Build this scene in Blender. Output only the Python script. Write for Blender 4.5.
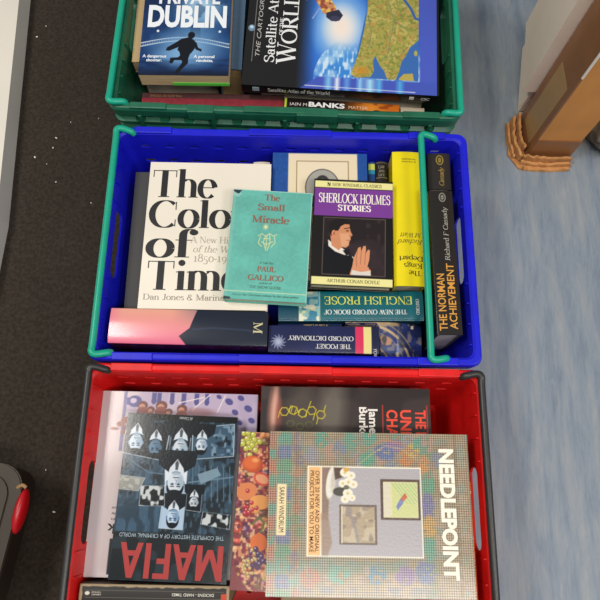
import bpy, bmesh, math, random
import numpy as np
from mathutils import Vector, Matrix

for o in list(bpy.data.objects):
    bpy.data.objects.remove(o)
SC = bpy.context.scene
COL = SC.collection
PI = math.pi

# ------------------------------------------------------------------ camera, light, exposure
cd = bpy.data.cameras.new('camera')
cam = bpy.data.objects.new('camera', cd)
COL.objects.link(cam)
cd.sensor_width = 36
cd.sensor_height = 36
cd.lens = 36.0
cd.clip_start = 0.02
cam.matrix_world = Matrix.Translation((0.0235, -0.3608, 1.0947)) @ Matrix.Rotation(0.2839, 4, 'X') @ Matrix.Rotation(0.045, 4, 'Z')
SC.camera = cam

world = bpy.data.worlds.new('world')
SC.world = world
world.use_nodes = True
bgn = world.node_tree.nodes['Background']
bgn.inputs[0].default_value = (0.86, 0.93, 1.0, 1)
bgn.inputs[1].default_value = 0.20

def area(name, loc, target, sx, sy, power, col):
    ld = bpy.data.lights.new(name, 'AREA')
    ld.shape = 'RECTANGLE'
    ld.size, ld.size_y = sx, sy
    ld.energy = power
    ld.color = col
    o = bpy.data.objects.new(name, ld)
    o.location = loc
    d = Vector(target) - Vector(loc)
    o.rotation_euler = d.to_track_quat('-Z', 'Y').to_euler()
    COL.objects.link(o)
    return o
area('ceiling_lamp_behind', (0.42, -0.95, 2.4), (0.42, -0.95, 0), 1.1, 0.3, 17, (1.0, 0.93, 0.84))
area('ceiling_lamp_right', (1.9, -0.9, 2.4), (0.4, 0.1, 0), 1.2, 0.5, 19, (0.95, 0.97, 1.0))
area('ceiling_lamp_left', (-1.1, 0.1, 2.4), (-0.5, 0.2, 0), 0.9, 0.4, 23, (1.0, 0.95, 0.88))
SC.view_settings.view_transform = 'Standard'
SC.view_settings.look = 'None'
SC.view_settings.exposure = 0.36
SC.view_settings.gamma = 1
SC.view_settings.use_curve_mapping = False

# ------------------------------------------------------------------ helpers
def lin(c):
    if isinstance(c, str):
        c = tuple(int(c[i:i + 2], 16) / 255 for i in (0, 2, 4))
    return tuple(x / 12.92 if x <= 0.04045 else ((x + 0.055) / 1.055) ** 2.4 for x in c)

def rgb(c):
    if isinstance(c, str):
        return np.array([int(c[i:i + 2], 16) / 255 for i in (0, 2, 4)])
    return np.array(c, float)

MATS = {}
def mat(name, col, rough=0.5, spec=0.5, noise=0.0, nscale=40, bump=0.0, bscale=200, coat=0.0):
    if name in MATS:
        return MATS[name]
    m = bpy.data.materials.new(name)
    m.use_nodes = True
    nt = m.node_tree
    b = nt.nodes['Principled BSDF']
    c = lin(col)
    b.inputs['Base Color'].default_value = (*c, 1)
    b.inputs['Roughness'].default_value = rough
    b.inputs['Specular IOR Level'].default_value = spec
    if coat:
        b.inputs['Coat Weight'].default_value = coat
        b.inputs['Coat Roughness'].default_value = 0.12
    tc = nt.nodes.new('ShaderNodeTexCoord')
    if noise:
        n = nt.nodes.new('ShaderNodeTexNoise')
        n.inputs['Scale'].default_value = nscale
        n.inputs['Detail'].default_value = 5
        nt.links.new(tc.outputs['Object'], n.inputs['Vector'])
        r = nt.nodes.new('ShaderNodeValToRGB')
        r.color_ramp.elements[0].position = 0.3
        r.color_ramp.elements[1].position = 0.7
        r.color_ramp.elements[0].color = (*[x * (1 - noise) for x in c], 1)
        r.color_ramp.elements[1].color = (*[min(1, x * (1 + noise)) for x in c], 1)
        nt.links.new(n.outputs['Fac'], r.inputs['Fac'])
        nt.links.new(r.outputs['Color'], b.inputs['Base Color'])
    if bump:
        n2 = nt.nodes.new('ShaderNodeTexNoise')
        n2.inputs['Scale'].default_value = bscale
        n2.inputs['Detail'].default_value = 4
        nt.links.new(tc.outputs['Object'], n2.inputs['Vector'])
        bp = nt.nodes.new('ShaderNodeBump')
        bp.inputs['Strength'].default_value = bump
        bp.inputs['Distance'].default_value = 0.001
        nt.links.new(n2.outputs['Fac'], bp.inputs['Height'])
        nt.links.new(bp.outputs['Normal'], b.inputs['Normal'])
    MATS[name] = m
    return m

def page_mat(name, col):
    """paper edge with fine leaves"""
    if name in MATS:
        return MATS[name]
    m = mat(name, col, 0.85, 0.2)
    nt = m.node_tree
    b = nt.nodes['Principled BSDF']
    tc = nt.nodes.new('ShaderNodeTexCoord')
    mp = nt.nodes.new('ShaderNodeMapping')
    mp.inputs['Scale'].default_value = (30, 30, 1800)
    n = nt.nodes.new('ShaderNodeTexNoise')
    n.inputs['Scale'].default_value = 1
    n.inputs['Detail'].default_value = 2
    r = nt.nodes.new('ShaderNodeValToRGB')
    c = lin(col)
    r.color_ramp.elements[0].position = 0.3
    r.color_ramp.elements[1].position = 0.65
    r.color_ramp.elements[0].color = (*[x * 0.66 for x in c], 1)
    r.color_ramp.elements[1].color = (*c, 1)
    nt.links.new(tc.outputs['Object'], mp.inputs['Vector'])
    nt.links.new(mp.outputs['Vector'], n.inputs['Vector'])
    nt.links.new(n.outputs['Fac'], r.inputs['Fac'])
    nt.links.new(r.outputs['Color'], b.inputs['Base Color'])
    return m

def print_mat(rough, coat=0.0, bump=0.0):
    key = 'print_%g_%g_%g' % (rough, coat, bump)
    if key in MATS:
        return MATS[key]
    m = mat(key, 'ffffff', rough, 0.32, bump=bump, bscale=260, coat=coat)
    nt = m.node_tree
    a = nt.nodes.new('ShaderNodeAttribute')
    a.attribute_name = 'ink'
    nt.links.new(a.outputs['Color'], nt.nodes['Principled BSDF'].inputs['Base Color'])
    return m

def link(name, me, parent=None, mats=None):
    o = bpy.data.objects.new(name, me)
    COL.objects.link(o)
    if parent is not None:
        o.parent = parent
    if mats:
        for m in (mats if isinstance(mats, (list, tuple)) else [mats]):
            me.materials.append(m)
    return o

def obj(name, bm, m, parent=None, smooth=False):
    me = bpy.data.meshes.new(name)
    bm.normal_update()
    bm.to_mesh(me)
    bm.free()
    if smooth:
        for p in me.polygons:
            p.use_smooth = True
    return link(name, me, parent, m)

def tag(o, label, cat, group=None, kind=None):
    o['label'] = label
    if cat:
        o['category'] = cat
    if group:
        o['group'] = group
    if kind:
        o['kind'] = kind
    return o

def thing(name, label, cat, loc, yaw=0, roll=0, group=None):
    o = bpy.data.objects.new(name, None)
    o.empty_display_size = 0.02
    COL.objects.link(o)
    o.location = loc
    o.rotation_euler = (0, roll, yaw)
    return tag(o, label, cat, group)

def box(bm, x0, x1, y0, y1, z0, z1, bev=0.0, mi=0):
    r = bmesh.ops.create_cube(bm, size=1)
    vs = r['verts']
    for v in vs:
        v.co = Vector((x0 + (v.co.x + .5) * (x1 - x0), y0 + (v.co.y + .5) * (y1 - y0), z0 + (v.co.z + .5) * (z1 - z0)))
    fs = {f for v in vs for f in v.link_faces}
    for f in fs:
        f.material_index = mi
    if bev:
        es = list({e for v in vs for e in v.link_edges})
        bmesh.ops.bevel(bm, geom=es, offset=bev, segments=2, affect='EDGES', profile=0.6)

def prism(bm, pts, z0, z1):
    """solid from a plan outline (counter-clockwise)"""
    a = [bm.verts.new((x, y, z0)) for x, y in pts]
    b = [bm.verts.new((x, y, z1)) for x, y in pts]
    n = len(pts)
    bm.faces.new(b)
    bm.faces.new(a[::-1])
    for i in range(n):
        bm.faces.new((a[i], a[(i + 1) % n], b[(i + 1) % n], b[i]))

def smooth_path(pts, n=6):
    P = [Vector(p) for p in pts]
    out = []
    for i in range(len(P) - 1):
        p0, p1, p2, p3 = P[max(i - 1, 0)], P[i], P[i + 1], P[min(i + 2, len(P) - 1)]
        for k in range(n):
            t = k / n
            out.append(0.5 * ((2 * p1) + (-p0 + p2) * t + (2 * p0 - 5 * p1 + 4 * p2 - p3) * t * t + (-p0 + 3 * p1 - 3 * p2 + p3) * t ** 3))
    out.append(P[-1])
    return out

def tube(bm, pts, r, n=12, squash=1.0):
    P = [Vector(p) for p in pts]
    rings = []
    up = Vector((0, 0, 1))
    prev = None
    for i, p in enumerate(P):
        d = (P[min(i + 1, len(P) - 1)] - P[max(i - 1, 0)]).normalized()
        if prev is None:
            a = d.cross(up)
            if a.length < 1e-3:
                a = d.cross(Vector((1, 0, 0)))
            a.normalize()
        else:
            a = (prev - d * prev.dot(d)).normalized()
        prev = a
        b = d.cross(a)
        rr = r[i] if isinstance(r, (list, tuple)) else r
        rings.append([bm.verts.new(p + (a * math.cos(2 * PI * k / n) + b * math.sin(2 * PI * k / n) * squash) * rr) for k in range(n)])
    for i in range(len(rings) - 1):
        for k in range(n):
            bm.faces.new((rings[i][k], rings[i][(k + 1) % n], rings[i + 1][(k + 1) % n], rings[i + 1][k]))
    bm.faces.new(rings[0][::-1])
    bm.faces.new(rings[-1])

# ------------------------------------------------------------------ printed covers: a fine grid of inked vertices
def vnoise(X, Y, scale, seed):
    rs = np.random.RandomState(seed)
    G = rs.rand(64, 64)
    x = X / scale
    y = Y / scale
    xi = np.floor(x).astype(int)
    yi = np.floor(y).astype(int)
    fx = x - xi
    fy = y - yi
    fx = fx * fx * (3 - 2 * fx)
    fy = fy * fy * (3 - 2 * fy)
    a = G[yi % 64, xi % 64]
    b = G[yi % 64, (xi + 1) % 64]
    c = G[(yi + 1) % 64, xi % 64]
    d = G[(yi + 1) % 64, (xi + 1) % 64]
    return (a * (1 - fx) + b * fx) * (1 - fy) + (c * (1 - fx) + d * fx) * fy

class Canvas:
    """w x h millimetres, u to the right, v down; colours are inks in sRGB"""
    def __init__(s, w, h, base, res=1.0):
        s.w, s.h = w, h
        s.nx = int(round(w / res)) + 1
        s.ny = int(round(h / res)) + 1
        s.X, s.Y = np.meshgrid(np.linspace(0, w, s.nx), np.linspace(0, h, s.ny))
        s.a = np.ones((s.ny, s.nx, 3)) * rgb(base)
    def mix(s, m, col):
        m = np.clip(m, 0, 1)[..., None]
        s.a = s.a * (1 - m) + (rgb(col) if not isinstance(col, np.ndarray) else col) * m
        return s
    def rect(s, x0, y0, x1, y1, col, soft=0.8, a=1):
        d = np.minimum(np.minimum(s.X - x0, x1 - s.X), np.minimum(s.Y - y0, y1 - s.Y))
        return s.mix(np.clip(d / soft + .5, 0, 1) * a, col)
    def ell(s, cx, cy, rx, ry, col, soft=0.8, rot=0, a=1):
        c, q = math.cos(math.radians(rot)), math.sin(math.radians(rot))
        dx, dy = s.X - cx, s.Y - cy
        u = dx * c + dy * q
        v = -dx * q + dy * c
        r = np.sqrt((u / rx) ** 2 + (v / ry) ** 2)
        return s.mix(np.clip((1 - r) * min(rx, ry) / soft + .5, 0, 1) * a, col)
    def poly_mask(s, pts, soft=0.8):
        X, Y = s.X, s.Y
        ins = np.zeros(X.shape, bool)
        dm = np.full(X.shape, 1e9)
        n = len(pts)
        for i in range(n):
            x0, y0 = pts[i]
            x1, y1 = pts[(i + 1) % n]
            if y0 != y1:
                cond = ((y0 > Y) != (y1 > Y)) & (X < (x1 - x0) * (Y - y0) / (y1 - y0) + x0)
                ins ^= cond
            L = (x1 - x0) ** 2 + (y1 - y0) ** 2 + 1e-9
            t = np.clip(((X - x0) * (x1 - x0) + (Y - y0) * (y1 - y0)) / L, 0, 1)
            dm = np.minimum(dm, np.hypot(X - x0 - t * (x1 - x0), Y - y0 - t * (y1 - y0)))
        return np.clip(np.where(ins, dm, -dm) / soft + .5, 0, 1)
    def poly(s, pts, col, soft=0.8, a=1):
        return s.mix(s.poly_mask(pts, soft) * a, col)
    def line(s, pts, wd, col, a=1, soft=0.7):
        dm = np.full(s.X.shape, 1e9)
        for (x0, y0), (x1, y1) in zip(pts[:-1], pts[1:]):
            L = (x1 - x0) ** 2 + (y1 - y0) ** 2 + 1e-9
            t = np.clip(((s.X - x0) * (x1 - x0) + (s.Y - y0) * (y1 - y0)) / L, 0, 1)
            dm = np.minimum(dm, np.hypot(s.X - x0 - t * (x1 - x0), s.Y - y0 - t * (y1 - y0)))
        return s.mix(np.clip((wd / 2 - dm) / soft + .5, 0, 1) * a, col)
    def noise(s, scale, amp, seed=1, sx=1, sy=1):
        n = vnoise(s.X * sx, s.Y * sy, scale, seed) - .5
        s.a = np.clip(s.a * (1 + amp * 2 * n[..., None]), 0, 1)
        return s
    def blotch(s, scale, thr, col, seed, a=1, region=None, soft=0.15, sx=1, sy=1):
        n = vnoise(s.X * sx, s.Y * sy, scale, seed)
        m = np.clip((n - thr) / soft, 0, 1) * a
        if region is not None:
            m = m * region
        return s.mix(m, col)

def print_sheet(name, cv, parent, x0, y1, zf, rough=0.45, coat=0.0, bump=0.0):
    """lay a canvas over a surface; top-left corner at (x0, y1) in the book's frame, zf(x, y) the height"""
    me = bpy.data.meshes.new(name)
    nx, ny = cv.nx, cv.ny
    X = x0 + cv.X / 1000
    Y = y1 - cv.Y / 1000
    Z = zf(X, Y) * np.ones_like(X)
    co = np.stack([X, Y, Z], -1).reshape(-1, 3).astype(np.float32)
    idx = np.arange(nx * ny).reshape(ny, nx)
    q = np.stack([idx[1:, :-1], idx[1:, 1:], idx[:-1, 1:], idx[:-1, :-1]], -1).reshape(-1, 4)
    me.vertices.add(len(co))
    me.vertices.foreach_set('co', co.ravel())
    me.loops.add(q.size)
    me.loops.foreach_set('vertex_index', q.ravel().astype(np.int32))
    me.polygons.add(len(q))
    me.polygons.foreach_set('loop_start', np.arange(0, q.size, 4, dtype=np.int32))
    me.polygons.foreach_set('use_smooth', np.ones(len(q), bool))
    me.update()
    at = me.color_attributes.new('ink', 'FLOAT_COLOR', 'POINT')
    s = np.clip(cv.a, 0, 1)
    l = np.where(s <= 0.04045, s / 12.92, ((s + 0.055) / 1.055) ** 2.4)
    al = np.concatenate([l, np.ones((ny, nx, 1))], -1).astype(np.float32)
    at.data.foreach_set('color', al.ravel())
    me.validate()
    return link(name, me, parent, print_mat(rough, coat, bump))

# ------------------------------------------------------------------ lettering
def arc(cx, cy, rx, ry, a0, a1, n=14):
    return [(cx + rx * math.cos(math.radians(a0 + (a1 - a0) * i / n)), cy + ry * math.sin(math.radians(a0 + (a1 - a0) * i / n))) for i in range(n + 1)]
# roman letters: advance, strokes (points, weight or None for a swung pen), foot/head serifs (x, y, width), balls (x, y)
XH = .66
def _S(cx, lo, hi, rx):
    h = hi - lo
    return arc(cx, lo + h * .74, rx, h * .26, 30, 200, 9) + arc(cx, lo + h * .27, rx * 1.08, h * .27, 60, -155, 11)
G = {
 'A': (.95, [([(.06, 0), (.44, 1)], 't'), ([(.44, 1), (.82, 0)], 'T'), ([(.2, .34), (.66, .34)], 't')], [(.08, 0, .26), (.82, 0, .34)], []),
 'B': (.85, [([(.18, 0), (.18, 1)], 'T'), ([(.18, .98), (.4, .98)] + arc(.42, .76, .24, .22, 90, -90) + [(.18, .54)], None), ([(.4, .54)] + arc(.46, .28, .28, .26, 90, -90) + [(.18, .02)], None)], [(.12, 0, .2), (.12, 1, .2)], []),
 'C': (.95, [(arc(.5, .5, .42, .5, 48, 312, 24), None), ([(.84, .96), (.84, .66)], 't'), ([(.84, .04), (.84, .3)], 't')], [], []),
 'D': (1.0, [([(.18, 0), (.18, 1)], 'T'), ([(.18, .98), (.4, .98)] + arc(.44, .5, .44, .48, 90, -90, 20) + [(.18, .02)], None)], [(.12, 0, .2), (.12, 1, .2)], []),
 'E': (.82, [([(.18, 0), (.18, 1)], 'T'), ([(.1, .98), (.72, .98)], 't'), ([(.1, .02), (.74, .02)], 't'), ([(.18, .52), (.55, .52)], 't'), ([(.72, 1), (.72, .74)], 't'), ([(.74, 0), (.74, .28)], 't'), ([(.55, .64), (.55, .4)], 't')], [], []),
 'F': (.78, [([(.18, 0), (.18, 1)], 'T'), ([(.1, .98), (.7, .98)], 't'), ([(.18, .52), (.52, .52)], 't'), ([(.7, 1), (.7, .74)], 't')], [(.18, 0, .36)], []),
 'G': (1.0, [(arc(.5, .5, .42, .5, 48, 325, 24), None), ([(.84, .96), (.84, .66)], 't'), ([(.82, .0), (.82, .42)], 'T')], [(.8, .42, .32)], []),
 'H': (1.02, [([(.18, 0), (.18, 1)], 'T'), ([(.82, 0), (.82, 1)], 'T'), ([(.18, .52), (.82, .52)], 't')], [(.18, 0, .34), (.18, 1, .34), (.82, 0, .34), (.82, 1, .34)], []),
 'I': (.42, [([(.2, 0), (.2, 1)], 'T')], [(.2, 0, .36), (.2, 1, .36)], []),
 'J': (.6, [([(.4, 1), (.4, .2)] + arc(.24, .2, .16, .2, 0, -150, 8), None)], [(.4, 1, .34)], []),
 'K': (.95, [([(.18, 0), (.18, 1)], 'T'), ([(.78, 1), (.2, .4)], 't'), ([(.38, .58), (.82, 0)], 'T')], [(.18, 0, .34), (.18, 1, .34), (.84, 0, .3), (.78, 1, .28)], []),
 'L': (.8, [([(.18, 0), (.18, 1)], 'T'), ([(.1, .02), (.72, .02)], 't'), ([(.72, 0), (.72, .3)], 't')], [(.18, 1, .36)], []),
 'M': (1.2, [([(.15, 0), (.15, 1)], 't'), ([(.15, 1), (.55, .04)], 'T'), ([(.55, .04), (.95, 1)], 't'), ([(.97, 0), (.97, 1)], 'T')], [(.15, 0, .26), (.97, 0, .34), (.1, 1, .2), (1.02, 1, .24)], []),
 'N': (1.02, [([(.15, 0), (.15, 1)], 't'), ([(.15, 1), (.82, 0)], 'T'), ([(.82, 0), (.82, 1)], 't')], [(.15, 0, .26), (.1, 1, .22), (.82, 1, .28)], []),
 'O': (1.02, [(arc(.5, .5, .43, .5, 0, 360, 30), None)], [], []),
 'P': (.82, [([(.18, 0), (.18, 1)], 'T'), ([(.18, .98), (.4, .98)] + arc(.44, .73, .26, .25, 90, -90) + [(.18, .48)], None)], [(.18, 0, .36), (.12, 1, .2)], []),
 'Q': (1.02, [(arc(.5, .5, .43, .5, 0, 360, 30), None), ([(.5, .1), (.85, -.15)], 'T')], [], []),
 'R': (.92, [([(.18, 0), (.18, 1)], 'T'), ([(.18, .98), (.4, .98)] + arc(.44, .76, .25, .23, 90, -90) + [(.18, .53)], None), ([(.44, .53), (.8, 0)], 'T')], [(.18, 0, .36), (.12, 1, .2), (.84, 0, .2)], []),
 'S': (.72, [(_S(.34, 0, 1, .26), None), ([(.6, .95), (.6, .7)], 't'), ([(.06, .05), (.06, .32)], 't')], [], []),
 'T': (.9, [([(.44, 0), (.44, 1)], 'T'), ([(.04, .98), (.84, .98)], 't'), ([(.05, 1), (.05, .74)], 't'), ([(.83, 1), (.83, .74)], 't')], [(.44, 0, .38)], []),
 'U': (.98, [([(.18, 1), (.18, .32)] + arc(.48, .32, .3, .31, 180, 360, 14) + [(.78, 1)], None)], [(.18, 1, .36), (.78, 1, .28)], []),
 'V': (.95, [([(.12, 1), (.46, 0)], 'T'), ([(.46, 0), (.8, 1)], 't')], [(.1, 1, .34), (.82, 1, .26)], []),
 'W': (1.35, [([(.12, 1), (.42, 0)], 'T'), ([(.42, 0), (.66, .9)], 't'), ([(.6, 1), (.92, 0)], 'T'), ([(.92, 0), (1.2, 1)], 't')], [(.12, 1, .34), (.6, 1, .3), (1.2, 1, .26)], []),
 'X': (.92, [([(.12, 1), (.78, 0)], 'T'), ([(.78, 1), (.12, 0)], 't')], [(.12, 1, .3), (.78, 1, .26), (.12, 0, .26), (.78, 0, .3)], []),
 'Y': (.9, [([(.1, 1), (.44, .5)], 'T'), ([(.8, 1), (.44, .5)], 't'), ([(.44, .5), (.44, 0)], 'T')], [(.1, 1, .3), (.8, 1, .26), (.44, 0, .36)], []),
 'a': (.6, [(arc(.27, .48, .17, .17, 150, 0, 8) + [(.44, .1)] + arc(.52, .1, .08, .08, 180, 300, 5), None), (arc(.25, .18, .17, .2, 40, 320, 12), None)], [], [(.13, .5)]),
 'b': (.68, [([(.14, 0), (.14, 1.05)], 'T'), (arc(.34, .33, .24, .34, 118, -118, 18), None)], [(.06, 1.03, .16)], []),
 'c': (.58, [(arc(.32, .33, .25, .34, 45, 318, 18), None)], [], [(.46, .5)]),
 'd': (.7, [([(.52, .02), (.52, 1.05)], 'T'), (arc(.32, .33, .24, .34, 62, 298, 18), None)], [(.44, 1.03, .16), (.6, .02, .16)], []),
 'e': (.6, [(arc(.31, .33, .25, .34, 8, 318, 20), None), ([(.08, .37), (.54, .37)], 't')], [], []),
 'f': (.42, [([(.2, 0), (.2, .8)] + arc(.37, .82, .17, .22, 180, 55, 8), None), ([(.02, .64), (.42, .64)], 't')], [(.2, 0, .36)], [(.46, .93)]),
 'g': (.64, [(arc(.28, .42, .2, .23, 0, 360, 18), None), ([(.2, .2), (.14, .1), (.3, .03), (.5, 0)], 'm'), (arc(.29, -.14, .24, .15, 50, 400, 18), None), ([(.42, .6), (.6, .66)], 't')], [], []),
 'h': (.72, [([(.14, 0), (.14, 1.05)], 'T'), ([(.14, .44), (.24, .61)], 't'), (arc(.35, .42, .2, .24, 125, 0, 9) + [(.55, 0)], None)], [(.14, 0, .3), (.55, 0, .3), (.06, 1.03, .16)], []),
 'i': (.36, [([(.17, 0), (.17, XH)], 'T')], [(.17, 0, .32), (.09, .64, .16)], [(.17, .94)]),
 'j': (.34, [([(.2, XH), (.2, -.1)] + arc(.08, -.1, .12, .14, 0, -120, 6), None)], [(.12, .64, .16)], [(.2, .94)]),
 'k': (.68, [([(.14, 0), (.14, 1.05)], 'T'), ([(.5, .64), (.16, .28)], 't'), ([(.28, .4), (.56, 0)], 'T')], [(.14, 0, .3), (.5, .64, .24), (.58, 0, .24), (.06, 1.03, .16)], []),
 'l': (.36, [([(.17, 0), (.17, 1.05)], 'T')], [(.17, 0, .32), (.09, 1.03, .16)], []),
 'm': (1.08, [([(.14, 0), (.14, XH)], 'T'), ([(.14, .44), (.23, .61)], 't'), (arc(.33, .43, .19, .23, 125, 0, 9) + [(.52, 0)], None), ([(.52, .44), (.61, .61)], 't'), (arc(.71, .43, .19, .23, 125, 0, 9) + [(.9, 0)], None)], [(.14, 0, .3), (.52, 0, .28), (.9, 0, .3), (.06, .64, .16)], []),
 'n': (.72, [([(.14, 0), (.14, XH)], 'T'), ([(.14, .44), (.24, .61)], 't'), (arc(.35, .42, .2, .24, 125, 0, 9) + [(.55, 0)], None)], [(.14, 0, .3), (.55, 0, .3), (.06, .64, .16)], []),
 'o': (.66, [(arc(.32, .33, .26, .34, 0, 360, 26), None)], [], []),
 'p': (.7, [([(.14, -.3), (.14, XH)], 'T'), (arc(.35, .33, .24, .34, 118, -118, 18), None)], [(.14, -.3, .3), (.06, .64, .16)], []),
 'q': (.7, [([(.52, -.3), (.52, XH)], 'T'), (arc(.32, .33, .24, .34, 62, 298, 18), None)], [(.52, -.3, .3)], []),
 'r': (.5, [([(.14, 0), (.14, XH)], 'T'), (arc(.3, .46, .14, .2, 170, 60, 6), None)], [(.14, 0, .32), (.06, .64, .16)], [(.4, .57)]),
 's': (.52, [(_S(.25, 0, XH, .17), None)], [], []),
 't': (.44, [([(.18, .9), (.18, .14)] + arc(.29, .14, .11, .14, 180, 300, 6), None), ([(.04, .64), (.38, .64)], 't')], [], []),
 'u': (.72, [([(.14, .64), (.14, .22)] + arc(.33, .22, .19, .22, 180, 350, 10), None), ([(.54, 0), (.54, .64)], 'T')], [(.07, .64, .16), (.47, .64, .16), (.62, 0, .16)], []),
 'v': (.66, [([(.1, .64), (.32, 0)], 'T'), ([(.32, 0), (.54, .64)], 't')], [(.1, .64, .26), (.54, .64, .2)], []),
 'w': (.95, [([(.1, .64), (.3, 0)], 'T'), ([(.3, 0), (.46, .62)], 't'), ([(.44, .64), (.64, 0)], 'T'), ([(.64, 0), (.84, .64)], 't')], [(.1, .64, .26), (.44, .64, .2), (.84, .64, .2)], []),
 'x': (.64, [([(.1, .64), (.54, 0)], 'T'), ([(.52, .64), (.1, 0)], 't')], [(.1, .64, .22), (.54, .64, .2), (.1, 0, .2), (.54, 0, .24)], []),
 'y': (.66, [([(.1, .64), (.33, 0)], 'T'), ([(.56, .64), (.33, 0), (.2, -.26)], 't')], [(.1, .64, .26), (.56, .64, .2)], [(.16, -.26)]),
 'z': (.56, [([(.08, .63), (.48, .63)], 't'), ([(.46, .63), (.08, .02)], 'T'), ([(.08, .02), (.5, .02)], 't')], [], []),
 '1': (.5, [([(.24, 0), (.24, .7)], 'T')], [(.24, 0, .34), (.16, .68, .16)], []),
 '8': (.62, [(arc(.3, .72, .19, .22, 0, 360, 18), None), (arc(.3, .26, .24, .27, 0, 360, 18), None)], [], []),
 '5': (.6, [(arc(.26, .0, .22, .27, 100, -140, 14), None), ([(.12, .24), (.14, .62), (.46, .66)], 't')], [], []),
 '9': (.62, [(arc(.3, .38, .22, .26, 0, 360, 18), None), ([(.52, .38), (.42, .0), (.2, -.22)], 'm')], [], []),
 '6': (.62, [(arc(.3, .28, .22, .26, 0, 360, 18), None), ([(.08, .28), (.2, .72), (.42, .95)], 'm')], [], []),
 '0': (.62, [(arc(.3, .33, .25, .33, 0, 360, 20), None)], [], []),
 '&': (.9, [(arc(.4, .76, .17, .2, -50, 230, 14), None), ([(.3, .62), (.75, .0)], 'T'), (arc(.34, .26, .26, .27, 110, 340, 14), None)], [], []),
 '-': (.36, [([(.05, .33), (.3, .33)], 'm')], [], []),
 '.': (.26, [], [], [(.12, .06)]),
}
def roman_polys(s, thick, thin, track=0.0, slant=0.0):
    """polygons and width of a line of roman lettering with cap height 1"""
    polys = []
    x = 0
    for ch in s:
        if ch == ' ':
            x += .38 + track
            continue
        adv, strokes, serifs, balls = G[ch]
        th = thick * (1.0 if ch.isupper() else .92)
        for pts, wgt in strokes:
            n = len(pts)
            L, R = [], []
            for i in range(n):
                ax, ay = pts[max(i - 1, 0)]
                bx, by = pts[min(i + 1, n - 1)]
                dx, dy = bx - ax, by - ay
                l = math.hypot(dx, dy) or 1
                dx, dy = dx / l, dy / l
                if wgt == 'T':
                    w = th
                elif wgt == 't':
                    w = thin
                elif wgt == 'm':
                    w = (th + thin) / 2
                else:
                    w = thin + (th - thin) * abs(dy) ** 1.5
                px, py = pts[i]
                L.append((px - dy * w / 2, py + dx * w / 2))
                R.append((px + dy * w / 2, py - dx * w / 2))
            for i in range(n - 1):
                polys.append([L[i], R[i], R[i + 1], L[i + 1]])
        for sx, sy, sw in serifs:
            hh = thin / 2
            cy = sy + (hh if sy < .3 else -hh)
            sw = max(sw, th + .12) if sw > .2 else sw
            polys.append([(sx - sw / 2, cy - hh), (sx + sw / 2, cy - hh), (sx + sw / 2, cy + hh), (sx - sw / 2, cy + hh)])
        for bx, by in balls:
            r = th * .56
            polys.append([(bx + r * math.cos(k * PI / 5), by + r * math.sin(k * PI / 5)) for k in range(10)])
        m = len(polys)
        # shift by pen position
        k = m - 1
        cnt = sum(len(p[0]) - 1 for p in strokes) + len(serifs) + len(balls)
        for j in range(m - cnt, m):
            polys[j] = [(px + x + slant * py, py) for px, py in polys[j]]
        x += adv + track
    return polys, x

_sans = {}
def sans_mesh(s, bold):
    key = (s, bold)
    if key in _sans:
        return _sans[key]
    cu = bpy.data.curves.new('t', 'FONT')
    cu.body = s
    cu.size = 1
    cu.offset = bold
    cu.resolution_u = 3
    o = bpy.data.objects.new('t', cu)
    COL.objects.link(o)
    dg = bpy.context.evaluated_depsgraph_get()
    me = bpy.data.meshes.new_from_object(o.evaluated_get(dg))
    V = [v.co.copy() for v in me.vertices]
    F = [tuple(p.vertices) for p in me.polygons]
    bpy.data.objects.remove(o)
    bpy.data.curves.remove(cu)
    bpy.data.meshes.remove(me)
    _sans[key] = (V, F)
    return V, F
_cap = None

BLOCK = {
 'M': (.98, [[(.1, 0), (.1, 1)], [(.1, 1), (.46, .12)], [(.46, .12), (.82, 1)], [(.82, 0), (.82, 1)]]),
 'A': (.84, [[(.08, 0), (.38, 1)], [(.38, 1), (.68, 0)], [(.2, .3), (.56, .3)]]),
 'F': (.66, [[(.1, 0), (.1, 1)], [(.02, .92), (.56, .92)], [(.1, .5), (.46, .5)]]),
 'I': (.32, [[(.12, 0), (.12, 1)]])}
def block_polys(s, w):
    P, x = [], 0
    for ch in s:
        adv, st = BLOCK[ch]
        for (x0, y0), (x1, y1) in st:
            if abs(y1 - y0) > .3:
                P.append([(x + x0 - w / 2, y0), (x + x0 + w / 2, y0), (x + x1 + w / 2, y1), (x + x1 - w / 2, y1)])
            else:
                P.append([(x + x0, y0 - w * .4), (x + x1, y1 - w * .4), (x + x1, y1 + w * .4), (x + x0, y0 + w * .4)])
        x += adv
    return P, x

class Book:
    pass

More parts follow.
